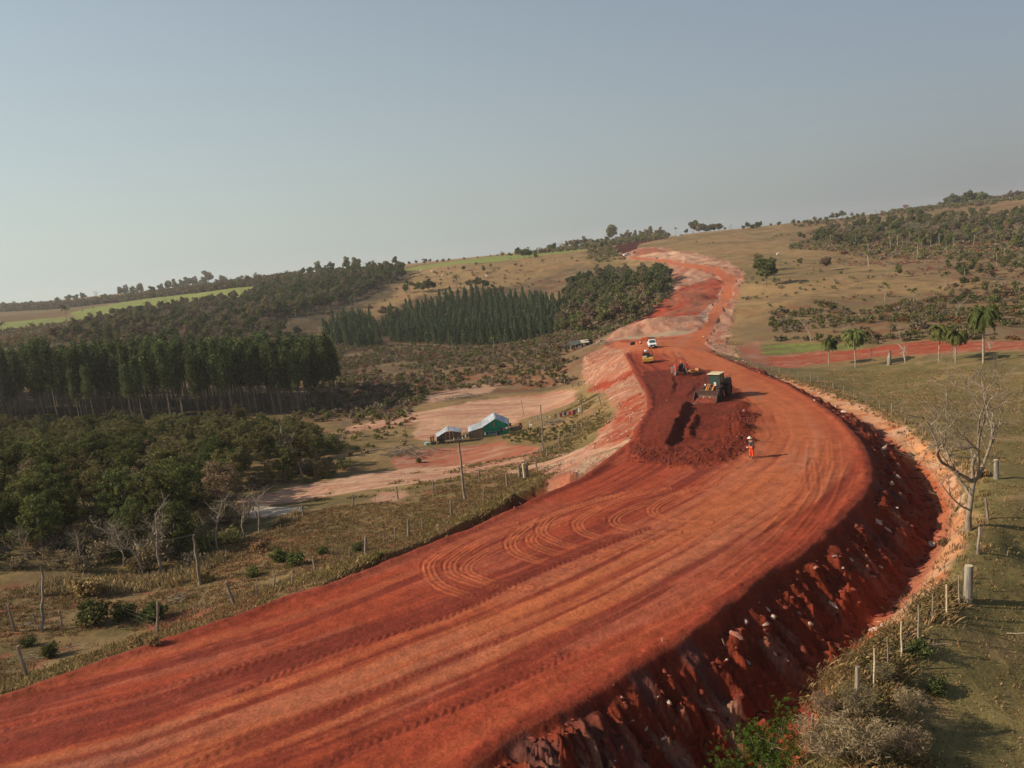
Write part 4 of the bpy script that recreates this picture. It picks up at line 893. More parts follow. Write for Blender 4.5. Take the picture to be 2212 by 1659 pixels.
# ------------------------------------------------------------------ scrub, bushes and grass
SB = [make_variants(v_bush, [s0, s0+1], 'bark', m_, 'bush', False, n=170, leaf=.24, h=2.0) for s0, m_ in ((200, 'brown'), (205, 'olive'), (210, 'dark'), (215, 'rust'), (220, 'grey'))]
SBf = [v for g_ in SB for v in g_]
def bushes(name, poly, spacing, w_, smin, smax, label, seed, dens_fn=None, cat='scrub', world=False, mats=('brown', 'olive', 'dark', 'rust', 'grey'), V_=None):
    r = np.random.default_rng(seed); P = scatter(poly, spacing, r, 1.0, dens_fn, world); w_ = np.array(w_)/sum(w_)
    Vs, Fs, Ms, o = [], [], [], 0; mt = [M['bark']]+[M[x] for x in mats]
    for x, y, z in P:
        k = r.choice(len(w_), p=w_); v = (V_ or SBf)[k*2+r.integers(0, 2)]; s_ = r.uniform(smin, smax); a = r.uniform(0, 6.28)
        _, V, F, mi = v; Rm = np.array([[cos(a), -sin(a), 0], [sin(a), cos(a), 0], [0, 0, r.uniform(.8, 1.3)]])
        Vs.append(V@Rm.T*s_+np.array([x, y, z-.08])); Fs.append(F+o); Ms.append(np.where(mi == 0, 0, k+1)); o += len(V)
    print(name, len(P)); tag(link(name, np_mesh(name, np.vstack(Vs), np.vstack(Fs), mt, np.concatenate(Ms))), label, cat, kind='stuff')
clump = lambda sc, th, sd_: (lambda x, y: sstep(th-.15, th+.15, fbm(x/sc, y/sc, 3, sd_)))
bushes('valley_scrub', [(640,900),(690,800),(720,750),(900,748),(1080,748),(1200,722),(1290,722),(1320,728),(1262,745),(1240,760),(1262,800),(1240,828),(1100,832),(930,848),(880,905),(740,918)], 2.7, [.32, .42, .10, .05, .14], .3, 1.05, 'brown and olive scrub covering the valley floor behind the yard', 301, clump(10, -.25, 20))
bushes('hill_scrub', [(160,700),(420,655),(560,640),(560,745),(-100,760),(-100,730)], 4.2, [.40, .28, .18, .08, .10], .7, 1.6, 'brown scrub between the trees above the tall plantation', 302)
bushes('slope_scrub', [(1661,680),(1700,660),(1800,655),(1870,680),(1950,655),(2030,640),(2300,620),(2300,742),(2100,735),(2009,733),(1900,744),(1760,738),(1665,738)], 2.8, [.40, .38, .06, .10, .14], .35, 1.1, 'brown scrub band above the green strip on the right', 303, clump(9, -.15, 4))
bushes('belt_scrub', [(1700,540),(1789,500),(1909,482),(2034,470),(2300,465),(2300,610),(2134,560),(1909,560),(1780,545)], 5.0, [.34, .30, .20, .10, .06], .7, 1.7, 'low scrub under and below the right hill woods', 304)
bushes('rusty_scrub', [(1700,560),(1900,555),(2300,590),(2300,650),(2034,640),(1950,615),(1850,575),(1720,575)], 4.0, [.34, .08, .04, .46, .08], .3, .75, 'rust brown low scrub patches on the right hillside', 305, clump(18, .0, 6))
bushes('pasture_scrub', [(1610,600),(1700,560),(1900,600),(2030,640),(1870,680),(1700,655),(1640,690),(1600,650)], 7, [.4, .3, .1, .1, .1], .25, .9, 'small scattered bushes on the right pasture', 306, clump(20, .0, 7))
bushes('pasture_scrub', [(660,690),(850,600),(1100,565),(1300,560),(1340,590),(1230,610),(1150,640),(1000,630),(830,680)], 9, [.4, .3, .15, .1, .05], .3, 1.0, 'small scattered bushes on the left pasture', 307, clump(25, .05, 8))
bushes('wood_edge_scrub', [(1190,725),(1262,730),(1335,712),(1400,680),(1440,650),(1455,615),(1448,590),(1420,640),(1340,700)], 2.6, [.40, .30, .15, .05, .10], .5, 1.2, 'grey brown scrub along the foot of the wood left of the cut', 308)
bushes('hilltop_scrub', [(1268,545),(1300,530),(1345,548),(1350,562),(1300,566),(1270,560)], 4.5, [.4, .35, .2, 0, .05], .6, 1.4, 'scrub on the knoll left of the hilltop cutting', 309)
bushes('track_scrub', [(735,926),(830,905),(905,890),(900,950),(870,965),(850,985),(760,1010),(720,1025),(700,1010),(745,985),(700,945)], 3.2, [.34, .30, .10, .16, .10], .2, .7, 'low brown scrub between the thicket and the yard', 310, clump(7, -.1, 9))
bushes('yard_scrub', [(1085,950),(1120,930),(1200,928),(1215,915),(1245,905),(1235,940),(1180,958),(1110,955)], 1.1, [.1, .6, .3, 0, 0], .16, .34, 'low green bushes growing right of the green house', 311)
bushes('far_treeline', [(-50,668),(120,662),(250,648),(400,628),(560,610),(640,600),(650,606),(560,618),(400,636),(250,654),(120,668),(-50,676)], 4.5, [.5, .3, .15, .0, .05], 2.2, 3.9, 'continuous far tree line along the left skyline', 312, cat='woodland')
bushes('far_treeline', [(1060,556),(1250,536),(1300,528),(1400,512),(1440,509),(1440,516),(1400,519),(1330,530),(1250,540)], 8, [.4, .35, .25, .0, .0], 1.2, 2.8, 'grey brown tree line behind the hilltop cutting', 313, cat='woodland')
bushes('far_treeline', [(1690,490),(1800,478),(1900,463),(2000,450),(2212,428),(2212,436),(2000,457),(1900,470),(1800,485),(1700,496)], 8, [.4, .4, .2, .0, .0], .9, 2.2, 'low tree line along the right skyline', 314, clump(30, -.1, 5), cat='woodland')
# thicket undergrowth
UB = []
for s0, m_ in ((230, 'brown'), (235, 'olive'), (240, 'dark'), (245, 'straw'), (250, 'grey')):
    UB += make_variants(v_bush, [s0, s0+1], 'bark', m_, 'bush', False, n=750, leaf=.12, h=2.4)
bushes('undergrowth', [(-320,1235),(0,1245),(200,1252),(350,1236),(480,1200),(530,1150),(525,1120),(500,1100),(505,1060),(640,1048),(720,1032),(760,1000),(700,1000),(560,1040),(450,1100),(300,1120),(-300,1120)], 2.7, [.26, .26, .26, .10, .12], .5, 1.15, 'tangled dark undergrowth along the front of the thicket', 320, mats=('brown', 'olive', 'dark', 'straw', 'grey'), V_=UB)
bushes('canopy_scrub', [(-320,950),(0,935),(300,930),(600,925),(700,940),(760,975),(700,985),(500,950),(0,965),(-320,975)], 3.2, [.08, .55, .30, 0, .07], .8, 1.6, 'green shrubs at the back edge of the thicket', 321, mats=('brown', 'olive', 'dark', 'straw', 'grey'), V_=UB)
# grass tufts
def tufts(name, poly, n, h, mats_w, label, seed, blades=9, wblade=.012, lean=.5, dens_fn=None, world=False, avoid=True, spread=.12):
    r = np.random.default_rng(seed); P = np.array(poly) if world else GP(poly); lo, hi = P[:, :2].min(0), P[:, :2].max(0)
    x = r.uniform(lo[0], hi[0], n*4); y = r.uniform(lo[1], hi[1], n*4); m_ = inside(x, y, P) & (np.abs(x/np.maximum(y, 1)) < .78)
    if avoid: m_ &= (sdist(x, y, PLAT, 3) < -.1)
    if dens_fn is not None: m_ &= r.uniform(size=len(x)) < dens_fn(x, y)
    x, y = x[m_][:n], y[m_][:n]; n = len(x); z = H(x, y); mi = r.choice(len(mats_w), n, p=np.array([q[1] for q in mats_w])/sum(q[1] for q in mats_w))
    bx = np.repeat(x, blades)+r.normal(size=n*blades)*spread; by = np.repeat(y, blades)+r.normal(size=n*blades)*spread; bz = np.repeat(z, blades)-.03
    s_ = np.repeat(r.uniform(.5, 1.4, n), blades)*h*r.uniform(.6, 1.2, n*blades); a = r.uniform(0, 2*pi, n*blades); l_ = r.uniform(.1, 1, n*blades)*lean*s_
    w_ = wblade*(1+np.repeat(np.hypot(x, y), blades)/45); b2 = a+pi/2
    V = np.stack([np.stack([bx-np.cos(b2)*w_, by-np.sin(b2)*w_, bz], 1), np.stack([bx+np.cos(b2)*w_, by+np.sin(b2)*w_, bz], 1),
                  np.stack([bx+np.cos(a)*l_*.6+np.cos(b2)*w_*.7, by+np.sin(a)*l_*.6+np.sin(b2)*w_*.7, bz+s_*.7], 1), np.stack([bx+np.cos(a)*l_*1.2, by+np.sin(a)*l_*1.2, bz+s_*.95], 1)], 1).reshape(-1, 3)
    o = link(name, np_mesh(name, V, np.arange(4*n*blades).reshape(-1, 4), [M[q[0]] for q in mats_w], np.repeat(mi, blades))); tag(o, label, 'grass', kind='stuff'); print(name, n)
LF = [(-400,1640),(-400,1260),(0,1255),(350,1236),(560,1150),(640,1108),(900,1064),(1130,1014),(1215,1000),(1184,1036),(1112,1062),(1049,1103),(971,1142),(893,1177),(799,1212),(700,1266),(518,1330),(250,1418),(0,1508)]
tufts('dry_grass', LF, 17000, .16, [('straw', .55), ('grassy', .45)], 'dry straw coloured grass tufts on the strip left of the road', 401, dens_fn=clump(3.5, -.22, 11), blades=8)
tufts('dry_grass', [(-200,1600),(0,1480),(250,1392),(518,1300),(612,1265),(705,1235),(799,1200),(893,1166),(971,1132),(1049,1092),(1112,1053),(1184,1028),(1190,1036),(1112,1064),(1049,1105),(971,1144),(893,1179),(799,1213),(712,1262),(612,1294),(518,1330),(250,1420),(0,1508),(-200,1640)], 2600, .24, [('straw', .75), ('grassy', .25)], 'tall dry grass fringe along the left edge of the road', 402, blades=16, spread=.30, lean=.9, dens_fn=clump(3, -.15, 15))
tufts('undergrowth_grass', [(-300,1262),(0,1262),(350,1245),(560,1150),(640,1108),(640,1128),(560,1180),(480,1225),(350,1275),(0,1290),(-300,1290)], 1500, .5, [('straw', .5), ('brown', .5)], 'tall brown dead grass in front of the thicket', 403, dens_fn=clump(4, 0, 14), blades=14, spread=.25, lean=.4)
tufts('yard_grass', [(880,1060),(1150,1010),(1240,970),(1330,905),(1300,850),(1255,850),(1200,900),(1245,905),(1170,975),(1010,1005),(870,1025),(700,1060),(640,1100)], 5200, .24, [('straw', .45), ('grassy', .55)], 'patchy grass round the track and yard', 404, dens_fn=clump(5, .0, 12), blades=7)
RF_ = [(1755,1600),(1765,1530),(1850,1440),(1920,1370),(1990,1303),(2055,1218),(2083,1117),(2071,1007),(2005,951),(1865,873),(1740,829),(1800,800),(2300,800),(2600,1100),(2700,1700),(2300,1900),(1740,1900)]
tufts('field_grass', RF_, 15000, .11, [('straw', .28), ('grassy', .72)], 'short olive grass on the field right of the road', 405, dens_fn=clump(4, -.3, 13), blades=7, lean=.9)
LIP = np.vstack([BANK[:, :2]+[-.9, .5], BANK[::-1, :2]+[1.3, -.7]])
tufts('bank_grass', LIP, 4200, .30, [('straw', .6), ('grassy', .4)], 'dry grass hanging over the lip of the orange cut bank', 406, world=True, blades=10, avoid=False)
tufts('fence_grass', [(1730,1800),(1745,1530),(1800,1470),(1900,1385),(1960,1330),(2040,1260),(2060,1300),(1960,1420),(1930,1520),(1990,1640),(1950,1800)], 1700, .24, [('straw', .5), ('grassy', .5)], 'long tangled dry grass along the right fence', 407, blades=22, spread=.38, lean=1.3, dens_fn=clump(3, -.1, 16), wblade=.008, avoid=False)
# individual low bushes in the near left strip and right field
GB = make_variants(v_bush, [260, 261, 262], 'bark', 'dark', 'bush', True, n=1500, leaf=.09, h=1.6, wide=1.1, lob=14)
TB = make_variants(v_bush, [263, 264], 'bark', 'straw', 'bush', True, n=900, leaf=.09, h=1.2, wide=1.3)
r = np.random.default_rng(15)
for i, (a, b, hp, k, lab) in enumerate([(205,1350,62,0,'largest dark green bush near the dead trunk left of the road'),(265,1340,45,0,'dark green bush right beside the largest one'),(335,1345,50,0,'dark green bush by the forked fence post'),(110,1420,34,0,'small dark green bush below the dead trunk'),(60,1395,24,0,'tiny green bush at the lower left fence'),
        (600,1215,34,0,'dark green bush in the grass strip left of the dead fence posts'),(640,1222,34,0,'green bush between two leaning stakes'),(548,1245,26,0,'low green bush near the road edge'),(700,1198,22,0,'small green bush above the wooden post'),(775,1192,24,0,'small green bush behind the tall grey post'),(820,1205,16,0,'tiny green bush at the road edge'),
        (560,1196,30,1,'straw coloured bush at the thicket edge'),(200,1285,55,1,'tall dry grass clump before the thicket'),(440,1260,28,1,'dry bush by the foot of the tall pole'),(290,1400,30,1,'dry tussock beside the road edge'),(330,1395,24,1,'smaller dry tussock at the road edge'),
        (740,1008,20,0,'green bush beside the side track'),(1130,1020,14,0,'small dark bush behind the paired gate posts'),(905,1000,12,0,'tiny bush on the track verge'),
        (2040,1180,20,1,'dry tuft at the foot of the leafless tree'),(1990,1420,46,0,'dark tangled bush behind the thin fence stakes'),(2025,1500,40,0,'dark low bush in the right field'),(2120,1030,26,1,'dry clump at the base of the leafless tree stump post')]):
    g = G(a, b); v = (GB if k == 0 else TB)[i % (3 if k == 0 else 2)]; plant('bush', v, (g.x, g.y, g.z-.05), hp*g.y/1700/(1.45 if k == 0 else 1.1), r.uniform(0, 6), lab, 'bush', None, parts=('stems', 'foliage'))
# big leafy tree in the ditch close to the viewpoint
def v_lush(seed):
    r = np.random.default_rng(seed); h = 6.6; tr, tips = limbs(r, h, .14, .7, .34, 8, 3, .25); V, F, _ = join(tr)
    L = tips[tips[:, 2] > 1.6]; L = np.vstack([L, L+r.normal(size=L.shape)*.45]); L[:, :2] *= 1.12; i = r.integers(0, len(L), 2100)
    C_ = L[i]+r.normal(size=(len(i), 3))*np.array([.38, .38, .26]); Vs = []
    for c_ in C_:                                    # rosettes of long leaves
        ax = r.normal(size=3)*.45+np.array([0, 0, 1]); ax /= np.linalg.norm(ax); u = np.cross(ax, [1, .1, 0]); u /= np.linalg.norm(u); v = np.cross(ax, u)
        for k in range(7):
            a = 2*pi*k/7+r.uniform(-.3, .3); d = u*cos(a)+v*sin(a)+ax*.35; d /= np.linalg.norm(d); s_ = np.cross(d, ax); l_ = .15*r.uniform(.7, 1.2); b = c_+d*.02
            Vs += [b, b+d*l_*.5+s_*l_*.20, b+d*l_-ax*l_*.12, b+d*l_*.5-s_*l_*.20]
    Vs = np.array(Vs); return (V, F), (Vs, np.arange(len(Vs)).reshape(-1, 4))
LU = make_variants(v_lush, [501, 502], 'bark', 'lush', 'leafy_tree', True)
for i, (x, y, top, sc_, lab, rot) in enumerate([(7.8, 25.4, 3.0, 1.05, 'bright green leafy tree rising from the ditch at the bottom edge', .4)]):
    z = float(H(x, y)); plant('leafy_tree', LU[i], (x, y, z-.2), sc_*(top-z)/7.2, rot, lab, 'tree', None)
# dry twiggy shrubs at the bottom right
M['dry_stem'] = noisy('dry_brown_stems', (.20, .14, .08), (.34, .25, .15), 6)
DT = make_variants(v_twig, [520, 521, 522], 'dry_stem', 'brown', 'dry_shrub', True, h=3.0, n=2200, levels=4, r0=.035, spread=.5)
for i, (a, b, hp, lab) in enumerate([(1850,1650,190,'large dry twiggy shrub at the bottom edge right of the leafy tree'),(1790,1640,170,'dry leafless shrub beside the leafy tree'),(1930,1640,150,'dry twiggy shrub at the bottom of the right field'),(1870,1560,120,'dry twiggy shrub behind the bottom one'),(1960,1560,110,'dry shrub at the field edge'),(1800,1560,90,'thin dry shrub at the ditch lip'),(1900,1480,80,'dry shrub leaning on the thin stakes')]):
    g = G(a, b); o = plant('dry_shrub', DT[i % 3], (g.x, g.y, g.z-.05), .72*hp*g.y/1700/2.6, i*1.1, lab, 'shrub', None, parts=('stems', 'twigs')); o.scale = (o.scale[0]*1.1, o.scale[1]*1.1, o.scale[2]*.85)
# the big leafless tree on the right
def v_big(seed):
    r = np.random.default_rng(seed); parts = []; P0 = np.array([0, 0, 0.]); T = [P0, P0+[.03, 0, 1.1], P0+[.18, 0, 2.2], P0+[.40, .1, 3.0]]
    parts.append((*tube_np(T, [.19, .15, .13, .12], 9), 0))
    def br(s, d, L, rad, lev):
        d = d/np.linalg.norm(d); B = [s]; n = 6
        for j in range(n): s = s+d*L/n; d = d+r.normal(size=3)*.13+np.array([0, 0, .05]); d /= np.linalg.norm(d); B.append(s)
        rad = max(rad, .011)
        parts.append((*tube_np(B, np.linspace(rad, max(rad*.62, .006), n+1), 6 if lev < 3 else 4 if lev < 5 else 3), 0))
        if lev >= 6: return
        for q in range(2 if lev < 4 else 3): 
            e = d+r.normal(size=3)*.5; e[2] = max(e[2], .05); br(B[-1], e, L*r.uniform(.58, .80), rad*.60, lev+1)
        for q in range(2):
            j = r.integers(2, n); e = d+r.normal(size=3)*.8; br(B[j], e, L*.5*r.uniform(.7, 1.1), rad*.34, lev+2)
    br(T[-1], np.array([-1.0, 0, .95]), 2.9, .11, 1); br(T[-1], np.array([.95, .1, .95]), 2.8, .11, 1); br(T[-1], np.array([.1, .2, 1.2]), 2.6, .10, 1); br(T[2], np.array([-.2, .6, 1.1]), 2.3, .10, 2)
    br(T[-1], np.array([.25, -.4, 1.0]), 2.0, .10, 2); br(T[1]+[0,0,.4], np.array([-1., -.2, .55]), 1.6, .06, 3)
    return [(p[0], p[1], p[2]) for p in parts]
BT = v_big(904); V, F, _ = join(BT[:1]); V2, F2, _ = join(BT[1:])
M['tree_bark'] = noisy('grey_brown_bark', (.15, .11, .075), (.30, .235, .165), 3.5, bump=.4, stretch=(1, 1, .4))
g = G(2091, 1150); o = link('bare_tree', None, loc=(g.x, g.y, g.z-.1), rot=(0, 0, .15)); sc_ = 1.12*350*g.y/1700/np.percentile(V2[:, 2], 97); o.scale = (sc_*1.12, sc_*1.12, sc_)
tag(o, 'big leafless spreading tree standing on the lip of the right bank', 'tree'); link('trunk', np_mesh('trunk', V, F, [M['tree_bark']], smooth=True), o); link('branches', np_mesh('branches', V2, F2, [M['tree_bark']], smooth=True), o)
# ------------------------------------------------------------------ rocks
import bmesh
def rock_mesh(seed, m_, elong=1.0):
    r = np.random.default_rng(seed); bm = bmesh.new()
    for _ in range(16):
        p = r.normal(size=3); p /= np.linalg.norm(p); bm.verts.new(p*np.array([1*elong, .75, .6])*r.uniform(.8, 1.0)*.5)
    bmesh.ops.convex_hull(bm, input=bm.verts); bmesh.ops.delete(bm, geom=[v for v in bm.verts if not v.link_faces], context='VERTS')
    bmesh.ops.bevel(bm, geom=bm.edges[:], offset=.04, segments=1, affect='EDGES')
    me = bpy.data.meshes.new('rock'); bm.to_mesh(me); bm.free(); me.materials.append(m_); return me
M['rock_pale'] = noisy('pale_pink_stone', (.33, .19, .135), (.52, .38, .30), 4, bump=.4)
M['rock_red'] = noisy('red_stained_stone', (.24, .07, .045), (.40, .19, .14), 4, bump=.4)
M['clod'] = noisy('red_clod_earth', (.09, .018, .011), (.21, .042, .024), 3)
RPm = [rock_mesh(600+i, M['rock_pale'], 1.0+.35*(i % 3)) for i in range(4)]; RRm = [rock_mesh(610+i, M['rock_red'], 1.0+.3*(i % 3)) for i in range(4)]; RLm = [rock_mesh(620, M['rock_pale'], 3.0), rock_mesh(621, M['rock_red'], 2.6), rock_mesh(622, M['rock_pale'], 2.2)]
ROCKS = [(1797,1308,17,3,'long pale slab lying alone on the middle of the fill slope'),(2013,1180,19,0,'pale boulder at the deep shadowed end of the ditch'),(1890,1362,17,0,'white rock in the ditch bottom beside the bank'),(1905,1353,12,0,'smaller white rock touching the white ditch rock'),(1921,1345,10,3,'flat pale stone just above the white ditch rocks'),
 (1804,1207,12,0,'pale rock high on the fill slope'),(1840,1212,13,5,'long pink rock streak high on the fill slope'),(1762,1234,11,1,'reddish rock near the upper lip of the fill'),(1821,1240,10,0,'small pale rock below the long pink streak'),(1902,1232,9,0,'small pale rock in the shaded hollow'),(1887,1259,10,1,'red rock at the hollow edge'),
 (1671,1342,20,0,'large pale boulder bulging from the upper fill slope'),(1660,1320,15,5,'pink boulder just above the large pale one'),(1612,1352,14,0,'pale rounded rock left of the large pale boulder'),(1590,1378,22,1,'large red boulder jutting below the road lip'),(1752,1356,16,0,'pink rock beside the shadow in the mid slope'),(1727,1327,13,1,'red rock right of the large pale boulder'),(1655,1359,12,0,'pale stone under the large pale boulder'),
 (1674,1415,14,5,'slanted pink rock low on the slope'),(1618,1434,15,5,'slanted pale rock near the leafy tree'),(1571,1429,11,0,'small pale rock near the road lip'),(1700,1430,14,1,'red rock above the leafy tree'),(1907,973,14,0,'pale rock at the top of the fill near the bend'),(1927,1057,12,0,'pale rock in the shaded fill at the bend'),(1940,1038,16,5,'grey slab in the fill at the bend'),
 (1899,1132,22,5,'big pink slab sticking from the fill near the bend'),(1916,1145,13,3,'upright white stone beside the big pink slab'),(1958,1132,11,1,'red stone right of the big pink slab'),(1937,1110,9,0,'small pale stone above the big pink slab'),(1368,1565,8,0,'white stone low on the dark slope near the bottom edge'),(1423,1510,9,0,'pale stone on the dark lower slope'),(1434,1602,20,5,'pink boulder in the dark lower slope'),
 (1396,1577,14,5,'pink slab left of the lower boulder'),(1343,1509,11,1,'red stone just under the road lip'),(1340,879,8,0,'white boulder at the foot of the rubble left of the road'),(1335,872,6,0,'small white rock above the white boulder'),(1384,871,4,0,'pale stone on the rubble slope'),(1299,930,4,1,'red boulder in the left ditch'),(1125,1091,8,0,'pale rock on the left road edge'),(1113,1098,9,1,'red clod on the left road edge'),
 (1186,1037,6,1,'red boulder at the end of the left ditch'),(1521,728,6,0,'white rock beside the far bend'),(1607,888,7,1,'dark red clod on the orange road'),(1760,866,7,0,'white rock at the start of the cut bank'),(1807,879,9,0,'pale rock in the ditch by the cut bank'),(1822,893,10,0,'pale boulder beside the fill edge'),(1770,852,6,0,'small white rock at the fill edge'),(1440,866,5,1,'red clod on the spread soil'),(1075,1110,6,1,'red clod fallen below the grass bank')]
for i, (a, b, wp, k, lab) in enumerate(ROCKS):
    g = G(a, b); D = math.hypot(g.x, g.y); me = RPm[i % 4] if k == 0 else RRm[i % 4] if k == 1 else RLm[0] if k == 3 else RLm[2]
    sz_ = wp*D/1700*(1.25 if k in (0, 1) else .75)
    ang = -.85 if k in (3, 5) and a > 1500 else i*1.3
    o = link('rock', me, loc=(g.x, g.y, g.z+sz_*.1), rot=(.1*(i % 3), .5 if k in (3, 5) else .2*(i % 4), ang)); o.scale = (sz_, sz_, sz_*1.0); tag(o, lab, 'rock')
def rubble(name, poly, n, smin, smax, label, seed, world=False, red=.5, dens_fn=None):
    r = np.random.default_rng(seed); P = np.array(poly) if world else GP(poly); pw = 1.3 if seed == 710 else 2.2; lo, hi = P[:, :2].min(0), P[:, :2].max(0); x = r.uniform(lo[0], hi[0], n*6); y = r.uniform(lo[1], hi[1], n*6); m_ = inside(x, y, P) & (y > 16)
    if dens_fn is not None: m_ &= r.uniform(size=len(x)) < dens_fn(x, y)
    x, y = x[m_][:n], y[m_][:n]; n = len(x); z = H(x, y); s_ = smin*(smax/smin)**(r.uniform(0, 1, n)**pw)
    B = np.array([(1,0,0),(-1,0,0),(0,1,0),(0,-1,0),(0,0,1),(0,0,-1)])*.5; Fb = np.array([(0,2,4),(2,1,4),(1,3,4),(3,0,4),(2,0,5),(1,2,5),(3,1,5),(0,3,5)])
    V = B[None]*s_[:, None, None]*r.uniform(.5, 1.3, (n, 6, 1)); a = r.uniform(0, 6.28, n)
    if seed in (700, 710): V = V*np.array([2.1, .8, 1.0]); a = -.72+r.normal(size=n)*.25
    ca, sa = np.cos(a)[:, None], np.sin(a)[:, None]
    vx = V[:, :, 0]*ca-V[:, :, 1]*sa; vy = V[:, :, 0]*sa+V[:, :, 1]*ca; V = np.stack([vx+x[:, None], vy+y[:, None], V[:, :, 2]*.8+z[:, None]+s_[:, None]*.1], 2).reshape(-1, 3)
    F = (Fb[None]+(np.arange(n)*6)[:, None, None]).reshape(-1, 3); mi = np.repeat((r.uniform(size=n) < red).astype(int), 8)
    tag(link(name, np_mesh(name, V, F, [M['rock_pale'], M['clod']], mi)), label, 'rubble', kind='stuff')
rubble('stone_rubble', np.vstack([RE[:, :2]+[.3, -.3], DITCH[::-1, :2]+[.6, -.3]]), 5200, .05, .34, 'small stones strewn down the dark red fill slope', 700, True, .93)
rubble('soil_clods', np.vstack([RE[:, :2]+[.3, -.3], DITCH[::-1, :2]+[.6, -.3]]), 12000, .07, .36, 'dark red broken clods all over the fill slope', 710, True, 1.0)
rubble('soil_clods', np.vstack([RE[:, :2]+[-.5, .3], RE[::-1, :2]+[1.0, -.8]]), 3600, .04, .20, 'loose red clods along the lip of the road', 701, True, 1.0)
rubble('stone_rubble', [(1262,770),(1345,754),(1362,785),(1386,835),(1402,885),(1382,918),(1365,955),(1280,968),(1318,907),(1322,868),(1262,830)], 800, .08, .42, 'pale stones in the rubble slope left of the road', 702, red=.55)
rubble('stone_rubble', [(1160,1012),(1210,992),(1320,973),(1345,968),(1300,1000),(1235,1028),(1180,1024)], 300, .08, .34, 'pink rubble bank by the side track', 703, red=.2)
rubble('stone_rubble', [(1521,742),(1560,700),(1580,715),(1600,770),(1640,795),(1700,822),(1680,826),(1600,790)], 450, .12, .45, 'pink stones round the far culvert', 704, red=.35)
rubble('stone_rubble', [(1412,687),(1512,681),(1535,660),(1560,625),(1566,630),(1545,670),(1530,700),(1515,712),(1400,722)], 600, .15, .6, 'stones on the pink bank across the valley', 705, red=.2)
rubble('soil_clods', [(1570,880),(1632,900),(1632,950),(1612,985),(1560,1006),(1440,1012),(1350,998),(1380,960),(1450,985),(1560,975),(1575,930)], 2600, .06, .32, 'dark clods in the dumped soil heap', 706, red=1.0)
rubble('stone_rubble', np.vstack([LE[4:60, :2]+[-.2, .2], LE[4:60, :2][::-1]+[-1.3, 1.2]]), 700, .05, .25, 'small clods in the ditch along the left road edge', 707, True, .8)
# ------------------------------------------------------------------ made things
class MB:
    """collects solid pieces and links them as one mesh"""
    def __init__(s): s.V = []; s.F = []; s.n = 0
    def add(s, V, F):
        V = [tuple(map(float, v)) for v in V]; s.V += V; s.F += [tuple(i+s.n for i in f) for f in F]; s.n += len(V); return s
    def box(s, c, d, rz=0, ry=0, taper=1.0):
        x, y, z = [q/2 for q in d]; P = [(-x,-y,-z),(x,-y,-z),(x,y,-z),(-x,y,-z),(-x*taper,-y*taper,z),(x*taper,-y*taper,z),(x*taper,y*taper,z),(-x*taper,y*taper,z)]
        Rm = Matrix.Rotation(rz, 3, 'Z') @ Matrix.Rotation(ry, 3, 'Y'); P = [Rm @ Vector(p)+Vector(c) for p in P]
        return s.add(P, [(0,3,2,1),(4,5,6,7),(0,1,5,4),(1,2,6,5),(2,3,7,6),(3,0,4,7)])
    def prism(s, prof, y0, y1):
        """profile in x,z pulled along y"""
        n = len(prof); V = [(x, y0, z) for x, z in prof]+[(x, y1, z) for x, z in prof]
        return s.add(V, [tuple(range(n)), tuple(range(2*n-1, n-1, -1))]+[(i+n, (i+1) % n+n, (i+1) % n, i) for i in range(n)])
    def tube(s, pts, r, k=8):
        V, F = tube_np(pts, r, k); n = len(V); s.add(V, [tuple(f) for f in F]+[]); s.F += [tuple(s.n-n+i for i in range(k)), tuple(s.n-k+i for i in range(k-1, -1, -1))]; return s
    def quad(s, a, b, c, d): return s.add([a, b, c, d], [(0, 1, 2, 3)])
    def build(s, name, m_, parent=None, loc=None, rot=None, smooth=False, bevel=0):
        me = bpy.data.meshes.new(name); me.from_pydata(s.V, [], s.F); me.materials.append(m_); me.update()
        if smooth: me.polygons.foreach_set('use_smooth', np.ones(len(me.polygons), bool))
        o = link(name, me, parent, loc, rot)
        if bevel:
            b = o.modifiers.new('b', 'BEVEL'); b.width = bevel; b.segments = 2; b.limit_method = 'ANGLE'
        return o
def thing(name, loc, rz, label, cat, group=None, sc=1.0, tilt=0):
    o = link(name, None, loc=loc, rot=(tilt, 0, rz)); o.scale = (sc, sc, sc); o.empty_display_size = .4; return tag(o, label, cat, group)
K = {}
K['yellow'] = noisy('dusty_yellow_paint', (.52, .30, .035), (.42, .22, .06), 2, rough=.55, spec=.4); K['orange'] = noisy('dusty_orange_yellow_paint', (.50, .22, .05), (.36, .14, .06), 2, rough=.6)
K['glass'] = mat('dark_green_glass', (.035, .060, .050), .12, spec=.7); K['roof'] = noisy('cream_roof_paint', (.62, .50, .33), (.50, .38, .24), 2); K['steel'] = noisy('dark_dusty_steel', (.060, .040, .034), (.12, .06, .045), 3, rough=.6, metal=.3)
K['edge'] = mat('polished_steel_edge', (.80, .76, .72), .25, .8); K['tyre'] = noisy('dusty_rubber', (.035, .028, .025), (.085, .052, .040), 4, rough=.9); K['red'] = noisy('faded_red_paint', (.42, .035, .025), (.30, .05, .035), 2, rough=.5); K['tyre_grey'] = noisy('grey_dusty_rubber', (.12, .10, .09), (.20, .15, .125), 4)
K['white'] = mat('white_paint', (.74, .74, .73), .35, spec=.5); K['black'] = mat('black_plastic', (.02, .02, .022), .6); K['blaze'] = mat('blaze_orange', (.85, .16, .03), .7); K['lamp'] = mat('lamp_glass', (.7, .7, .65), .15, spec=.8)
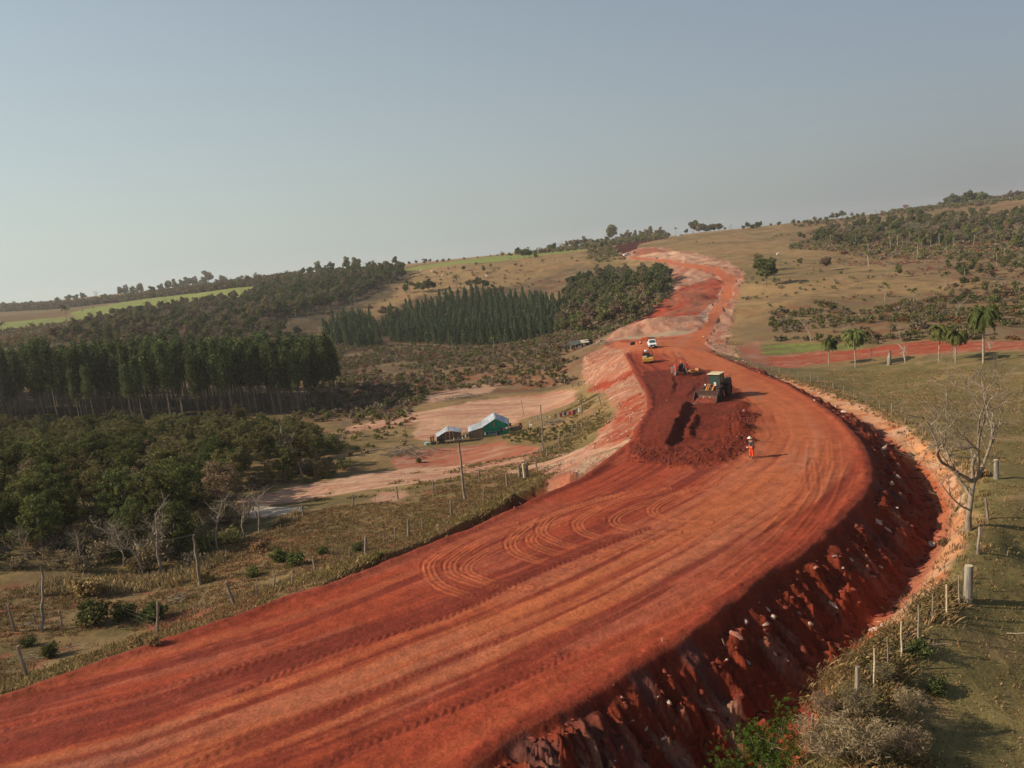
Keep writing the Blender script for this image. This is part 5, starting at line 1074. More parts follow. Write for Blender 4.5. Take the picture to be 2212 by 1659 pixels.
K['zinc'] = noisy('zinc_sheet_roofing', (.26, .28, .29), (.50, .52, .53), 1.1, rough=.45, metal=.25, spec=.5, stretch=(1, .2, 1)); K['green'] = noisy('green_painted_boards', (.010, .27, .15), (.040, .42, .26), 2.2, rough=.7, stretch=(3, 1, .3)); K['plank'] = noisy('raw_grey_brown_planks', (.10, .070, .050), (.28, .20, .14), 3, stretch=(5, 5, .3))
K['tarp'] = mat('black_tarpaulin', (.025, .028, .032), .5, spec=.4); K['cream'] = noisy('plaster_board', (.42, .34, .25), (.55, .46, .36), 2)
def wheel(parent, x, y, r_, w_, tyre='tyre', rim='orange', name='wheel', lug=18):
    e = link(name, None, parent, (x, y, r_)); prof = [(.58, -.5), (.95, -.5), (1.0, -.36), (1.0, .36), (.95, .5), (.58, .5)]; n = 28; V = []; F = []
    for i in range(n):
        a = 2*pi*i/n; q = 1.0+(.035 if i % 2 else 0)
        for pr, pw in prof: V.append((cos(a)*pr*r_*q, pw*w_, sin(a)*pr*r_*q))
    m_ = len(prof)
    for i in range(n):
        for j in range(m_-1): F.append((i*m_+j, i*m_+j+1, ((i+1) % n)*m_+j+1, ((i+1) % n)*m_+j))
    MB().add(V, F).build('tyre', K[tyre], e); mb = MB()
    mb.tube([(0, -w_*.38, 0), (0, w_*.38, 0)], r_*.60, 20); mb.tube([(0, -w_*.48, 0), (0, w_*.48, 0)], r_*.24, 12); mb.build('rim', K[rim], e); return e
# ---- wheel loader (+x is forward)
g = G(1552, 866); LZ = math.atan2(-.80, -.60)
L = thing('wheel_loader', (g.x+.4, g.y+2.2, float(H(g.x+.4, g.y+2.2))+.02), LZ, 'big articulated wheel loader with a wide front bucket and cream roof on the dark soil', 'loader')
for x in (1.55, -1.55):
    for y in (-.98, .98): wheel(L, x, y, .78, .58, 'tyre', 'steel')  # rims use the dark steel colour to paint in shade on the wheels
MB().prism([(-3.6,.95),(-3.6,1.75),(-3.3,2.05),(-.9,2.1),(-.9,.75),(-3.0,.75)], -.72, .72).build('engine_hood', K['steel'], L, bevel=.05)
MB().box((-.1,0,.85),(2.4,.8,.55)).box((1.5,0,1.0),(1.5,.75,.8)).box((1.6,0,1.55),(.5,.9,.5)).build('frame', K['steel'], L)
MB().box((-1.6,.98,1.62),(1.5,.62,.08)).box((-1.6,-.98,1.62),(1.5,.62,.08)).box((1.5,.98,1.65),(1.3,.55,.07)).box((1.5,-.98,1.65),(1.3,.55,.07)).build('mudguards', K['steel'], L)
MB().box((-.15,0,1.45),(1.5,1.45,.5)).box((.55,.70,2.35),(.10,.10,1.5)).box((.55,-.70,2.35),(.10,.10,1.5)).box((-.85,.70,2.35),(.10,.10,1.5)).box((-.85,-.70,2.35),(.10,.10,1.5)).build('cab', K['steel'], L)
MB().box((.58,0,2.32),(.04,1.28,1.3)).build('windscreen', K['glass'], L); MB().box((-.15,.71,2.32),(1.28,.04,1.3)).build('side_window', K['glass'], L); MB().box((-.15,-.71,2.32),(1.28,.04,1.3)).build('side_window', K['glass'], L); MB().box((-.88,0,2.35),(.04,1.28,1.2)).build('rear_window', K['glass'], L)
MB().box((.605,.1,1.98),(.012,.30,.16)).build('paper_sheet', K['white'], L)
MB().box((-.12,0,3.13),(1.85,1.75,.12)).build('roof', K['roof'], L, bevel=.03)
for y in (-.42, .42):
    MB().prism([(1.2,1.9),(1.5,2.05),(2.7,1.25),(3.35,.62),(3.2,.42),(2.5,.85),(1.2,1.55)], y-.09, y+.09).build('lift_arm', K['orange'], L)
MB().tube([(.9,0,1.7),(1.9,0,2.0),(2.4,0,1.75)], [.11,.10,.09]).tube([(2.4,0,1.75),(3.2,0,1.15)], .07).build('tilt_linkage', K['orange'], L)
B = MB(); prof = [(3.15,1.5),(3.05,.9),(3.2,.28),(3.55,.06),(4.25,.03),(4.25,.08),(3.6,.14),(3.30,.34),(3.17,.9),(3.25,1.47)]
B.prism(prof, -1.5, 1.5).prism([(3.15,1.5),(3.05,.9),(3.2,.28),(3.55,.06),(4.25,.03),(3.7,.9)], -1.53, -1.48).prism([(3.15,1.5),(3.05,.9),(3.2,.28),(3.55,.06),(4.25,.03),(3.7,.9)], 1.48, 1.53).box((3.2,0,1.50),(.16,3.06,.07)); bk = B.build('bucket', K['steel'], L)
MB().box((4.30,0,.055),(.16,3.0,.045)).build('cutting_edge', K['edge'], bk)
MB().prism([(3.30,.14),(4.15,.12),(3.75,.42),(3.32,.62)], -1.40, 1.40).build('soil_load', M['clod'], bk)
for y in (-.95, .95): MB().box((1.85,y*.72,2.0),(.15,.18,.18)).build('headlight', K['lamp'], L)
MB().tube([(-2.2,.2,2.05),(-2.2,.2,2.75)], .06).build('exhaust_pipe', K['steel'], L)
for y in (-1.15, 1.15): MB().tube([(-1.0,y,1.66),(-1.0,y,2.5),(-2.3,y,2.5),(-2.3,y,1.66)], .025, 6).build('handrail', K['steel'], L)
for y in (-1, 1): MB().tube([(.6,y*.75,2.6),(.75,y*1.05,2.65)], .02, 5).box((.76,y*1.1,2.5),(.05,.18,.32)).build('mirror', K['black'], L)
# ---- tractor seen from behind
def person_mesh(name, joints, edges, radii_, m_, parent=None, root=0):
    me = bpy.data.meshes.new(name); me.from_pydata(joints, edges, []); me.materials.append(m_); me.update(); o = link(name, me, parent)
    sk_ = o.modifiers.new('skin', 'SKIN'); sk_.use_smooth_shade = True
    if not me.skin_vertices: me.attributes  # layer is made with the modifier
    lay = me.skin_vertices[0].data if len(me.skin_vertices) else None
    if lay is None:
        bm = bmesh.new(); bm.from_mesh(me); bm.verts.layers.skin.verify(); bm.to_mesh(me); bm.free(); lay = me.skin_vertices[0].data
    for i, r_ in enumerate(radii_): lay[i].radius = (r_, r_) if not isinstance(r_, tuple) else r_; lay[i].use_root = (i == root)
    sb = o.modifiers.new('sub', 'SUBSURF'); sb.levels = 1; sb.render_levels = 2; return o
g = G(1474, 811); TZ = radians(93)
T = thing('tractor', (g.x, g.y+.8, float(H(g.x, g.y+.8))+.02), TZ, 'red open tractor with tall rear tyres and a roll bar on the dark soil', 'tractor')
for y in (-.86, .86): wheel(T, -.1, y, .88, .52, 'tyre_grey', 'red'); wheel(T, 2.35, y*.92, .56, .36, 'tyre_grey', 'red')
MB().prism([(.7,.75),(.7,1.55),(1.2,1.62),(2.8,1.45),(2.95,.85),(2.7,.7)], -.33, .33).build('hood', K['red'], T, bevel=.05)
MB().box((.2,0,.85),(1.6,.55,.5)).box((1.8,0,.65),(1.6,.35,.3)).box((2.35,0,.55),(.15,1.4,.15)).box((-.1,0,.88),(.2,1.5,.2)).build('chassis', K['steel'], T)
for y in (-1, 1): MB().prism([(-1.02,1.15),(-.85,1.6),(-.3,1.86),(.4,1.78),(.45,1.70),(-.28,1.77),(-.78,1.53),(-.94,1.13)], y*.62 if y > 0 else y*1.10, y*1.10 if y > 0 else y*.62).build('fender', K['red'], T)
MB().box((-.35,0,1.35),(.5,.5,.12)).box((-.60,0,1.6),(.12,.5,.5)).build('seat', K['black'], T)
MB().tube([(.5,0,1.5),(.3,0,1.85)], .03).build('steering_wheel', K['black'], T)
MB().tube([(-.75,-.62,1.3),(-.72,-.62,2.75),(-.72,.62,2.75),(-.75,.62,1.3)], .045, 6).tube([(-.72,-.62,2.75),(.55,-.60,2.78),(.55,.60,2.78),(-.72,.62,2.75)], .04, 6).tube([(.55,-.60,2.78),(.6,-.58,1.3)], .035, 6).tube([(.55,.60,2.78),(.6,.58,1.3)], .035, 6).build('roll_bar', K['red'], T)
MB().tube([(1.6,.25,1.6),(1.6,.25,2.4)], .035).build('exhaust_pipe', K['steel'], T)
K['skin'] = mat('tanned_skin', (.30, .15, .09), .6); K['jacket'] = noisy('charcoal_jacket', (.035, .033, .034), (.07, .065, .062), 8); K['hiviz'] = noisy('orange_work_trousers', (.78, .095, .022), (.62, .06, .02), 6); K['helmet'] = mat('cream_hat', (.78, .68, .48), .6); K['blueshirt'] = noisy('dark_work_shirt', (.03, .05, .06), (.05, .08, .09), 5); K['boot'] = mat('dusty_boots', (.22, .14, .09), .8)
def hand(J, E, R_, wrist, d, side, curl):
    """palm, four fingers and a thumb leaving its side"""
    d = Vector(d).normalized(); s_ = Vector(side).normalized(); w_ = len(J)-1; p = Vector(wrist); c_ = d.cross(s_)
    J.append(tuple(p+d*.05)); E.append((wristi := w_, len(J)-1)); R_.append(.026); palm = len(J)-1
    for k, (o_, l_) in enumerate(((-.03, .060), (-.01, .070), (.01, .066), (.03, .052))):
        a = p+d*.085+s_*o_; b = a+(d*.8+c_*curl*.6)*l_*.5; c2 = b+(d*.3+c_*curl)*l_*.5
        for q in (a, b, c2): J.append(tuple(q)); R_.append(.009)
        n = len(J); E += [(palm, n-3), (n-3, n-2), (n-2, n-1)]
    a = p+d*.03+s_*.035; b = a+(s_*.7+d*.7)*.035; J.append(tuple(a)); J.append(tuple(b)); R_ += [.011, .009]; n = len(J); E += [(palm, n-2), (n-2, n-1)]
def make_person(name, loc, rz, label, pose):
    o = thing(name, loc, rz, label, 'person')
    if pose == 'stand':
        J = [(0,0,.93),(0,0,1.10),(.02,0,1.27),(.05,0,1.41),(.09,0,1.51),(.13,0,1.62),(.13,0,1.70),
             (-.01,.10,.90),(.02,.12,.50),(-.03,.14,.09),(.13,.15,.035),(0,-.10,.90),(.07,-.14,.50),(.02,-.16,.09),(.18,-.17,.035),
             (.04,.19,1.39),(.02,.27,1.12),(.16,.24,.93),(.04,-.19,1.39),(.01,-.27,1.12),(.18,-.22,.92)]
        E = [(0,1),(1,2),(2,3),(3,4),(4,5),(5,6),(0,7),(7,8),(8,9),(9,10),(0,11),(11,12),(12,13),(13,14),(3,15),(15,16),(16,17),(3,18),(18,19),(19,20)]
        R_ = [.15,.145,.16,.14,.06,.10,.085,.10,.075,.05,.045,.10,.075,.05,.045,.075,.055,.04,.075,.055,.04]
    else:
        J = [(-.35,0,1.50),(-.36,0,1.66),(-.33,0,1.82),(-.30,0,1.96),(-.28,0,2.05),(-.27,0,2.16),(-.27,0,2.24),(-.30,.10,1.50),(.12,.16,1.52),(.18,.18,1.12),(.32,.18,1.06),(-.30,-.10,1.50),(.12,-.16,1.52),(.18,-.18,1.12),(.32,-.18,1.06),
             (-.30,.20,1.94),(-.20,.27,1.70),(.10,.18,1.78),(-.30,-.20,1.94),(-.20,-.27,1.70),(.10,-.18,1.78)]
        E = [(0,1),(1,2),(2,3),(3,4),(4,5),(5,6),(0,7),(7,8),(8,9),(9,10),(0,11),(11,12),(12,13),(13,14),(3,15),(15,16),(16,17),(3,18),(18,19),(19,20)]
        R_ = [.14,.14,.16,.14,.06,.10,.085,.10,.075,.05,.045,.10,.075,.05,.045,.075,.055,.04,.075,.055,.04]
    # body in one skin: fingers grow from both wrists
    for wr in (17, 20):
        p = Vector(J[wr]); d = (p-Vector(J[wr-1])).normalized()
        J.append(tuple(p+d*.04)); E.append((wr, len(J)-1)); R_.append(.028); hand(J, E, R_, J[-1], d, (0, 1, 0) if wr == 20 else (0, -1, 0), 1)
    hd = Vector(J[5]); base = len(J)
    for q, r_ in (((.095, 0, -.01), .022), ((.085, 0, -.06), .03)): J.append(tuple(hd+Vector(q))); E.append((5, len(J)-1)); R_.append(r_)   # nose, chin
    person_mesh('body', J, E, R_, K['skin'], o)
    sh = person_mesh('shirt', [J[i] for i in (0,1,2,3,15,16,18,19)]+[tuple(Vector(J[16]).lerp(Vector(J[17]), .8)), tuple(Vector(J[19]).lerp(Vector(J[20]), .8))], [(0,1),(1,2),(2,3),(3,4),(4,5),(3,6),(6,7),(5,8),(7,9)], [.175,.175,.19,.165,.10,.078,.10,.078,.058,.058], K['jacket' if pose == 'stand' else 'blueshirt'], o)
    person_mesh('trousers', [J[i] for i in (0,7,8,9,11,12,13)], [(0,1),(1,2),(2,3),(0,4),(4,5),(5,6)], [.165,.125,.10,.085,.125,.10,.085], K['hiviz' if pose == 'stand' else 'blueshirt'], o)
    for i in (10, 14):
        a = Vector(J[i]); MB().box((a.x-.02, a.y, a.z+.02), (.30, .11, .10), taper=.75).build('boot', K['boot'], o, bevel=.02)
    for sg in (-1, 1): MB().box(tuple(hd+Vector((.10, sg*.035, .015))), (.012, .028, .014)).build('eye', K['black'], o)
    hp = Vector(J[6]); mb = MB(); rings = [(.22, -.005), (.21, .01), (.115, .02), (.11, .08), (.07, .13), (.01, .14)]; V = []; F = []; n = 16
    for r_, z in rings:
        for k in range(n): a = 2*pi*k/n; V.append((hp.x+.02+cos(a)*r_, hp.y+sin(a)*r_*.9, hp.z+.0+z-.10*0))
    for j in range(len(rings)-1):
        for k in range(n): F.append((j*n+k, j*n+(k+1) % n, (j+1)*n+(k+1) % n, (j+1)*n+k))
    mb.add(V, F).build('hat', K['helmet' if pose == 'stand' else 'blaze'], o, smooth=True)
    return o
g = G(1625, 989)
W_ = make_person('person', (g.x, g.y, g.z), radians(200), 'worker in a dark jacket, orange trousers and cream hat standing on the orange road', 'stand')
tag(MB().box((0, 0, 0), (.22, .16, .03)).box((0,0,.03),(.14,.10,.03)).build('notepad', K['helmet'], loc=(g.x-.36, g.y-.12, g.z+.93), rot=(0, .4, .3)), 'pale pad held in the hands of the standing worker', 'notepad')
P_ = make_person('person', T.location+Vector((0, 0, 0)), TZ, 'tractor driver in dark clothes and orange hat seated on the red tractor', 'sit')
# disc harrow behind the tractor
hx = T.location+Vector((1.75, -1.9, 0)); hz_ = float(H(hx.x, hx.y))
D = thing('disc_harrow', (hx.x, hx.y, hz_), TZ+.35, 'orange disc harrow hitched behind the red tractor', 'harrow')
MB().box((0,0,.72),(.14,2.7,.14)).box((-.9,0,.72),(.14,2.7,.14)).box((-.45,.8,.74),(1.1,.12,.1)).box((-.45,-.8,.74),(1.1,.12,.1)).tube([(0,0,.75),(2.4,0,.62)], .07).box((-.45,-.4,.95),(.9,.5,.34)).box((-.45,.9,.93),(.5,.8,.22)).build('frame', K['orange'], D)
for x, ang in ((.05, .22), (-.95, -.22)):
    mb = MB()
    for k in range(8):
        y = -1.25+k*.36; mb.tube([(x+math.tan(ang)*y*.3-.02, y-.03, .30), (x+math.tan(ang)*y*.3+.02, y+.03, .30)], .30, 14)
    mb.tube([(x-.3*math.tan(ang), -1.3, .30), (x+.3*math.tan(ang), 1.3, .30)], .04); mb.build('disc_gang', K['steel'], D)
# ---- compactor
g = G(1403, 785); Rr = thing('road_roller', (g.x, g.y+1.2, float(H(g.x, g.y+1.2))), radians(79), 'yellow road roller seen from behind with a black roll frame and white cooler', 'roller')
for y in (-.75, -.25, .25, .75): wheel(Rr, -.9, y, .45, .40, 'tyre', 'yellow')
MB().tube([(2.2,-1.0,.62),(2.2,1.0,.62)], .62, 28).build('drum', K['steel'], Rr)
MB().prism([(-2.0,.55),(-2.05,1.15),(-1.7,1.28),(.9,1.28),(1.2,.9),(1.2,.55)], -1.05, 1.05).build('body', K['yellow'], Rr, bevel=.04)
MB().box((-.9,0,.5),(1.6,.6,.3)).box((1.5,0,.62),(1.8,.35,.25)).box((2.2,1.1,.7),(1.5,.12,.25)).box((2.2,-1.1,.7),(1.5,.12,.25)).build('chassis', K['yellow'], Rr)
MB().box((-.3,0,1.36),(1.5,1.9,.12)).box((-.2,-.2,1.65),(.5,.55,.5)).box((.6,0,1.65),(.3,.7,.5)).build('platform', K['steel'], Rr)
MB().box((-1.4,.55,1.42),(.9,.7,.22)).build('seat_box', K['roof'], Rr)
MB().tube([(-.95,-.9,1.4),(-.95,-.9,2.35),(-.95,.9,2.35),(-.95,.9,1.4)], .05, 6).tube([(.8,-.9,1.4),(.8,-.9,2.35),(.8,.9,2.35),(.8,.9,1.4)], .05, 6).tube([(-.95,-.9,2.35),(.8,-.9,2.35)], .04, 6).tube([(-.95,.9,2.35),(.8,.9,2.35)], .04, 6).tube([(-.95,-.9,1.9),(-.95,.9,1.9)], .03, 6).box((-.93,.25,1.85),(.05,1.15,.65)).build('roll_frame', K['black'], Rr)
MB().tube([(-.3,.3,2.38),(-.3,.3,2.62)], .33, 16).build('cooler', K['white'], Rr)
# ---- cars
def car(px, py, rz, label, kind, group=None, sc=1.0):
    g = G(px, py); o = thing('pickup_truck' if kind == 'pickup' else 'parked_car', (g.x, g.y, g.z), rz, label, 'pickup' if kind == 'pickup' else 'car', group, sc)
    for x in (-1.5, 1.6):
        for y in (-.78, .78): wheel(o, x, y, .37, .24, 'tyre', 'white')
    if kind == 'pickup':
        MB().prism([(-2.6,.45),(-2.6,1.12),(-.75,1.12),(-.6,1.12),(1.0,1.12),(2.35,.98),(2.5,.45)], -.88, .88).build('body', K['white'], o, bevel=.06)
        MB().prism([(-.75,1.12),(-.60,1.72),(.45,1.74),(1.05,1.12)], -.76, .76).build('cab', K['white'], o, bevel=.05)
        MB().quad((1.07,-.66,1.15),(1.07,.66,1.15),(.52,.60,1.69),(.52,-.60,1.69)).build('windscreen', K['glass'], o)
        for y in (-.775, .775): MB().quad((-.55,y,1.2),(.85,y,1.2),(.42,y,1.62),(-.45,y,1.62)).build('side_window', K['glass'], o)
        MB().box((2.46,0,.80),(.06,1.1,.26)).build('grille', K['black'], o)
        for y in (-.7, .7): MB().box((2.42,y,.86),(.08,.3,.16)).build('headlight', K['lamp'], o)
        MB().box((2.55,0,.5),(.12,1.7,.2)).build('bumper', K['black'], o); MB().box((2.62,0,.52),(.02,.4,.13)).build('number_plate', K['lamp'], o)
        MB().tube([(-.9,-.8,1.1),(-.9,-.8,1.95),(-.9,.8,1.95),(-.9,.8,1.1)], .035, 6).tube([(-2.5,-.8,1.1),(-2.5,-.8,1.95),(-2.5,.8,1.95),(-2.5,.8,1.1)], .035, 6).tube([(-2.5,.8,1.95),(-.9,.8,1.95)], .03, 6).tube([(-2.5,-.8,1.95),(-.9,-.8,1.95)], .03, 6).build('ladder_rack', K['steel'], o)
    else:
        MB().prism([(-2.1,.35),(-2.15,.85),(-1.5,.98),(1.0,.95),(1.95,.80),(2.1,.35)], -.83, .83).build('body', K['white'], o, bevel=.06)
        MB().prism([(-1.6,.97),(-1.1,1.45),(.3,1.47),(1.05,.95)], -.70, .70).build('cabin', K['white'], o, bevel=.04)
        for y in (-.712, .712): MB().quad((-1.35,y,1.0),(.85,y,1.0),(.25,y,1.38),(-1.0,y,1.38)).build('side_window', K['glass'], o)
        MB().quad((1.06,-.6,1.0),(1.06,.6,1.0),(.36,.56,1.44),(.36,-.56,1.44)).build('windscreen', K['glass'], o)
    return o
car(1409, 750, radians(-97), 'white pickup truck with a ladder rack facing us above the roller', 'pickup')
car(1354, 553, radians(200), 'white car parked beside the scrub at the foot of the hilltop cutting', 'car', sc=1.25)
car(1365, 521, radians(190), 'white vehicle on the skyline left of the dark cutting', 'car', sc=1.3)
car(1470, 510, radians(185), 'white vehicle on the skyline beside the palm', 'car', sc=1.3)
# ---- site bits
g = G(1393, 741); S1 = thing('site_sign', (g.x, g.y, g.z), radians(0), 'orange rectangular site board behind the pickup', 'sign')
MB().box((0,0,1.15),(1.7,.05,.75)).build('board', K['blaze'], S1)
for x in (-.7, .7): MB().box((x,.06,.75),(.07,.07,1.5)).build('leg', K['steel'], S1)
g = G(1384, 743); o = thing('traffic_barrel', (g.x, g.y, g.z), 0, 'red plastic barrel left of the orange site board', 'barrel'); MB().tube([(0,0,0),(0,0,.15),(0,0,.95),(0,0,1.05)], [.30,.28,.24,.12], 14).build('drum', K['red'], o); MB().tube([(0,0,.5),(0,0,.7)], .275, 14).build('band', K['lamp'], o)
for a, b, lab in ((1370, 744, 'orange traffic cone beside the dark plate on the valley floor'), (1376, 745, 'small orange cone nearest the red barrel')):
    g = G(a, b); o = thing('traffic_cone', (g.x, g.y, g.z), 0, lab, 'cone'); MB().tube([(0,0,.04),(0,0,.85)], [.24,.05], 12).build('cone', K['blaze'], o); MB().box((0,0,.03),(.55,.55,.06)).build('base', K['black'], o)
g = G(1367, 745); tag(MB().box((0,0,.35),(1.3,.7,.7), taper=.9).box((.2,0,.75),(.6,.5,.2)).build('generator', K['black'], loc=g), 'small black machine box left of the orange cones', 'generator')
for i, (a, b, lab) in enumerate(((1300, 738, 'white concrete blocks near the wooden hut'), (1404, 733, 'low white pipe lying on the red strip'))):
    g = G(a, b); tag(MB().box((0,0,.25),(1.6,.5,.5)).box((1.4,.2,.2),(.8,.5,.4)).build('concrete_block', K['cream'], loc=g, rot=(0,0,.2)), lab, 'block')
# ---- green house (x to the right, y away from us)
def corr(mb, a, b, c, d, n=14, amp=.025, th=.02):
    """corrugated sheet over the quad a-b (eave) to d-c (ridge)"""
    a, b, c, d = map(Vector, (a, b, c, d)); V = []; F = []; nr = (b-a).cross(d-a).normalized()
    for i in range(n*2+1):
        t = i/(n*2); h_ = nr*(amp if i % 2 else 0)
        for p in (a.lerp(b, t)+h_, d.lerp(c, t)+h_, a.lerp(b, t)+h_-nr*th, d.lerp(c, t)+h_-nr*th): V.append(tuple(p))
    for i in range(n*2):
        j = i*4; F += [(j, j+4, j+5, j+1), (j+2, j+3, j+7, j+6), (j, j+2, j+6, j+4), (j+1, j+5, j+7, j+3)]
    F += [(0,1,3,2), (n*8, n*8+2, n*8+3, n*8+1)]; return mb.add(V, F)
def planks(mb, x0, x1, y, z0, ztop, w_=.16, th=.03, rng=None):
    n = max(1, int((x1-x0)/w_))
    for i in range(n):
        x = x0+(i+.5)*(x1-x0)/n; zt = ztop(x) if callable(ztop) else ztop; o_ = (rng.uniform(-.012, .012) if rng is not None else 0)
        mb.box((x, y+o_, (z0+zt)/2), ((x1-x0)/n*.93, th, zt-z0))
r = np.random.default_rng(31)
g = G(1073, 941); hs = g.y/1700*1.0; HX = thing('green_house', (g.x, g.y, g.z-.25), radians(3), 'green board house with a zinc gable roof and a lean-to of raw planks', 'house')
Wd, Dp, ev, pk = 4.5, 5.0, 2.15, 3.35
mb = MB(); planks(mb, -Wd/2, Wd/2, 0, 0, lambda x: ev+(pk-ev)*(1-abs(x)/(Wd/2)), .20, .04, r); mb.build('front_wall', K['green'], HX)
mb = MB(); mb.box((0,-.045,1.45),(Wd,.04,.07)); [mb.box((-Wd/2+.1+i*.43, -.045, 1.1), (.05,.035,2.2)) for i in range(11)]; mb.build('battens', mat('dark_green_battens', (.006,.13,.07)), HX)
MB().box((0,Dp,1.1),(Wd,.04,2.2)).box((Wd/2,Dp/2,1.1),(.04,Dp,2.2)).box((-Wd/2,Dp/2,1.1),(.04,Dp,2.2)).box((0,Dp/2,.02),(Wd-.1,Dp-.1,.04)).build('rear_walls', K['green'], HX)
mb = MB(); corr(mb, (Wd/2+.25,-.35,ev-.1), (Wd/2+.25,Dp+.3,ev-.1), (0,Dp+.3,pk+.05), (0,-.35,pk+.05)); mb.build('roof_slope', K['zinc'], HX)
mb = MB(); corr(mb, (-Wd/2-.12,Dp+.3,ev+.02), (-Wd/2-.12,-.35,ev+.02), (0,-.35,pk+.05), (0,Dp+.3,pk+.05)); mb.build('roof_slope', K['zinc'], HX); MB().box((0,Dp/2,pk+.09),(.3,Dp+.7,.04)).build('ridge_cap', K['zinc'], HX)
mb = MB(); corr(mb, (-Wd/2-2.75,Dp*.9,1.55), (-Wd/2-2.75,-.25,1.55), (-Wd/2-.1,-.25,2.12), (-Wd/2-.1,Dp*.9,2.12), 12); mb.build('lean_to_roof', K['roof'] if False else K['zinc'], HX)
mb = MB(); planks(mb, -Wd/2-2.6, -Wd/2-.05, .02, 0, lambda x: 1.50+(x+Wd/2+2.6)*.20, .17, .04, r); mb.box((-Wd/2-2.6, 2.2, .75),(.05,4.4,1.5)); mb.build('lean_to_wall', K['plank'], HX)
MB().box((-.35,-.05,2.35),(.38,.04,.62)).build('shutter', noisy('reddish_shutter', (.35,.16,.10), (.45,.25,.18), 4), HX)
MB().box((Wd/2+.12,-.25,1.5),(.10,.10,3.3)).build('corner_post', M['pale_bark'], HX)
# laundry on the green wall
def cloth(root, x, z, w_, h_, col, y=-.30):
    V = []; F = []; n = 5
    for i in range(n+1):
        for j in range(4): t = i/n; V.append((x-w_/2+w_*t*(1-.08*j), y+.04*math.sin(t*9+j), z-h_*j/3))
    for i in range(n):
        for j in range(3): F.append((i*4+j, (i+1)*4+j, (i+1)*4+j+1, i*4+j+1))
    o = MB().add(V, F).build('garment', mat('cloth_'+col[0], col[1], .9), root); m_ = o.modifiers.new('t', 'SOLIDIFY'); m_.thickness = .015; return o
CL = {'black': ('black', (.02,.02,.025)), 'navy': ('navy', (.02,.04,.16)), 'white': ('white', (.68,.68,.68)), 'red': ('red', (.42,.02,.04)), 'wine': ('wine', (.18,.02,.05)), 'yellow': ('yellow', (.62,.48,.03)), 'grey': ('grey', (.30,.30,.30)), 'pale': ('pale', (.45,.55,.50))}
LN = thing('clothes_line', (g.x, g.y-.35, g.z-.25), radians(3), 'line of dark, blue, red and white laundry across the green wall', 'laundry')
MB().tube([(-2.3,-.2,1.25),(-.2,-.25,1.18),(2.3,-.2,1.75)], .012, 4).build('line', M['wire'], LN)
for x, z, w_, h_, c_ in ((-1.95,1.22,.22,.5,'pale'),(-1.6,1.2,.42,.7,'black'),(-1.0,1.15,.32,.4,'navy'),(-.6,1.18,.34,.5,'navy'),(-.2,1.18,.30,.35,'navy'),(0.0,1.1,.15,.8,'grey'),(.35,1.2,.36,.8,'black'),(.95,1.5,.42,.6,'black'),(1.45,1.6,.40,.35,'red'),(1.95,1.7,.40,.28,'white')): cloth(LN, x, z, w_, h_, CL[c_], -.23)
# shed
g2 = G(969, 958); SH = thing('shed', (g2.x, g2.y, g2.z-.1), radians(4), 'small open-fronted plank shed with a zinc roof left of the green house', 'shed')
mb = MB(); corr(mb, (-2.1,3.2,1.35), (-2.1,-.3,1.35), (.1,-.3,2.45), (.1,3.2,2.45), 10); mb.build('roof_slope', K['zinc'], SH); mb = MB(); corr(mb, (2.5,-.2,1.75), (2.5,3.2,1.75), (.1,3.2,2.45), (.1,-.2,2.45), 10); mb.build('roof_slope', K['zinc'], SH)
mb = MB(); planks(mb, -1.9, 2.3, 3.0, 0, 1.5, .2, .04, r); mb.box((-1.9,1.5,.65),(.05,3.0,1.3)).box((2.3,1.5,.85),(.05,3.0,1.7)); planks(mb, 1.0, 2.3, .0, 0, 1.95, .2, .04, r); mb.build('wall', K['plank'], SH)
for x in (-1.85, -.35, .35, .95, 2.25): MB().box((x,-.1,.85 if abs(x) > 1 else 1.1),(.12,.12,1.5 if abs(x) > 1 else 2.2)).build('post', M['post_pale'] if abs(x) < 1 else M['post'], SH)
MB().box((-1.15,1.4,.62),(1.1,.1,1.0)).build('inner_board', K['cream'], SH); MB().box((-1.2,.2,.45),(.9,.6,.8)).build('crate', mat('dull_green_box', (.05,.07,.05)), SH)
for i, (x, y, h_, m_, lab) in enumerate([(-2.5,-.1,1.5,'plank','tall reddish board leaning left of the shed'),(-2.9,.0,1.4,'plank','second reddish board left of the shed')]):
    tag(MB().box((0,0,h_/2),(.28,.05,h_)).build('plank', noisy('red_brown_plank', (.30,.13,.08), (.40,.20,.13), 4), loc=(g2.x+x, g2.y+y, float(H(g2.x+x, g2.y+y))), rot=(.12,0,.1*i)), lab, 'plank')
o = thing('water_tub', (g2.x-3.6, g2.y-1.0, float(H(g2.x-3.6, g2.y-1.0))), 0, 'pale turquoise plastic tub beside the shed', 'tub'); MB().tube([(0,0,0),(0,0,.45)], [.35,.45], 14).build('tub', mat('turquoise_plastic', (.25,.45,.42), .5), o)
o = thing('black_tub', (g2.x-2.4, g2.y-.9, float(H(g2.x-2.4, g2.y-.9))), 0, 'black box-shaped tub just left of the shed', 'tub'); MB().box((0,0,.25),(.8,.5,.5), taper=1.1).build('tub', K['black'], o)
for i, (a, b, c_, lab) in enumerate([(994, 946, 'green', 'green barrel between the shed and the house')]):
    q = G(a, b); o = thing('barrel', (q.x, q.y, q.z), 0, lab, 'barrel'); MB().tube([(0,0,0),(0,0,.4),(0,0,.85)], [.29,.31,.28], 14).build('drum', K['green'], o)
LN2 = thing('clothes_line', (g2.x+3.2, g2.y-.1, g2.z), radians(2), 'short line of bundled clothes between the shed and the lean-to', 'laundry'); MB().tube([(-.9,0,1.1),(1.0,0,1.45)], .012, 4).build('line', M['wire'], LN2)
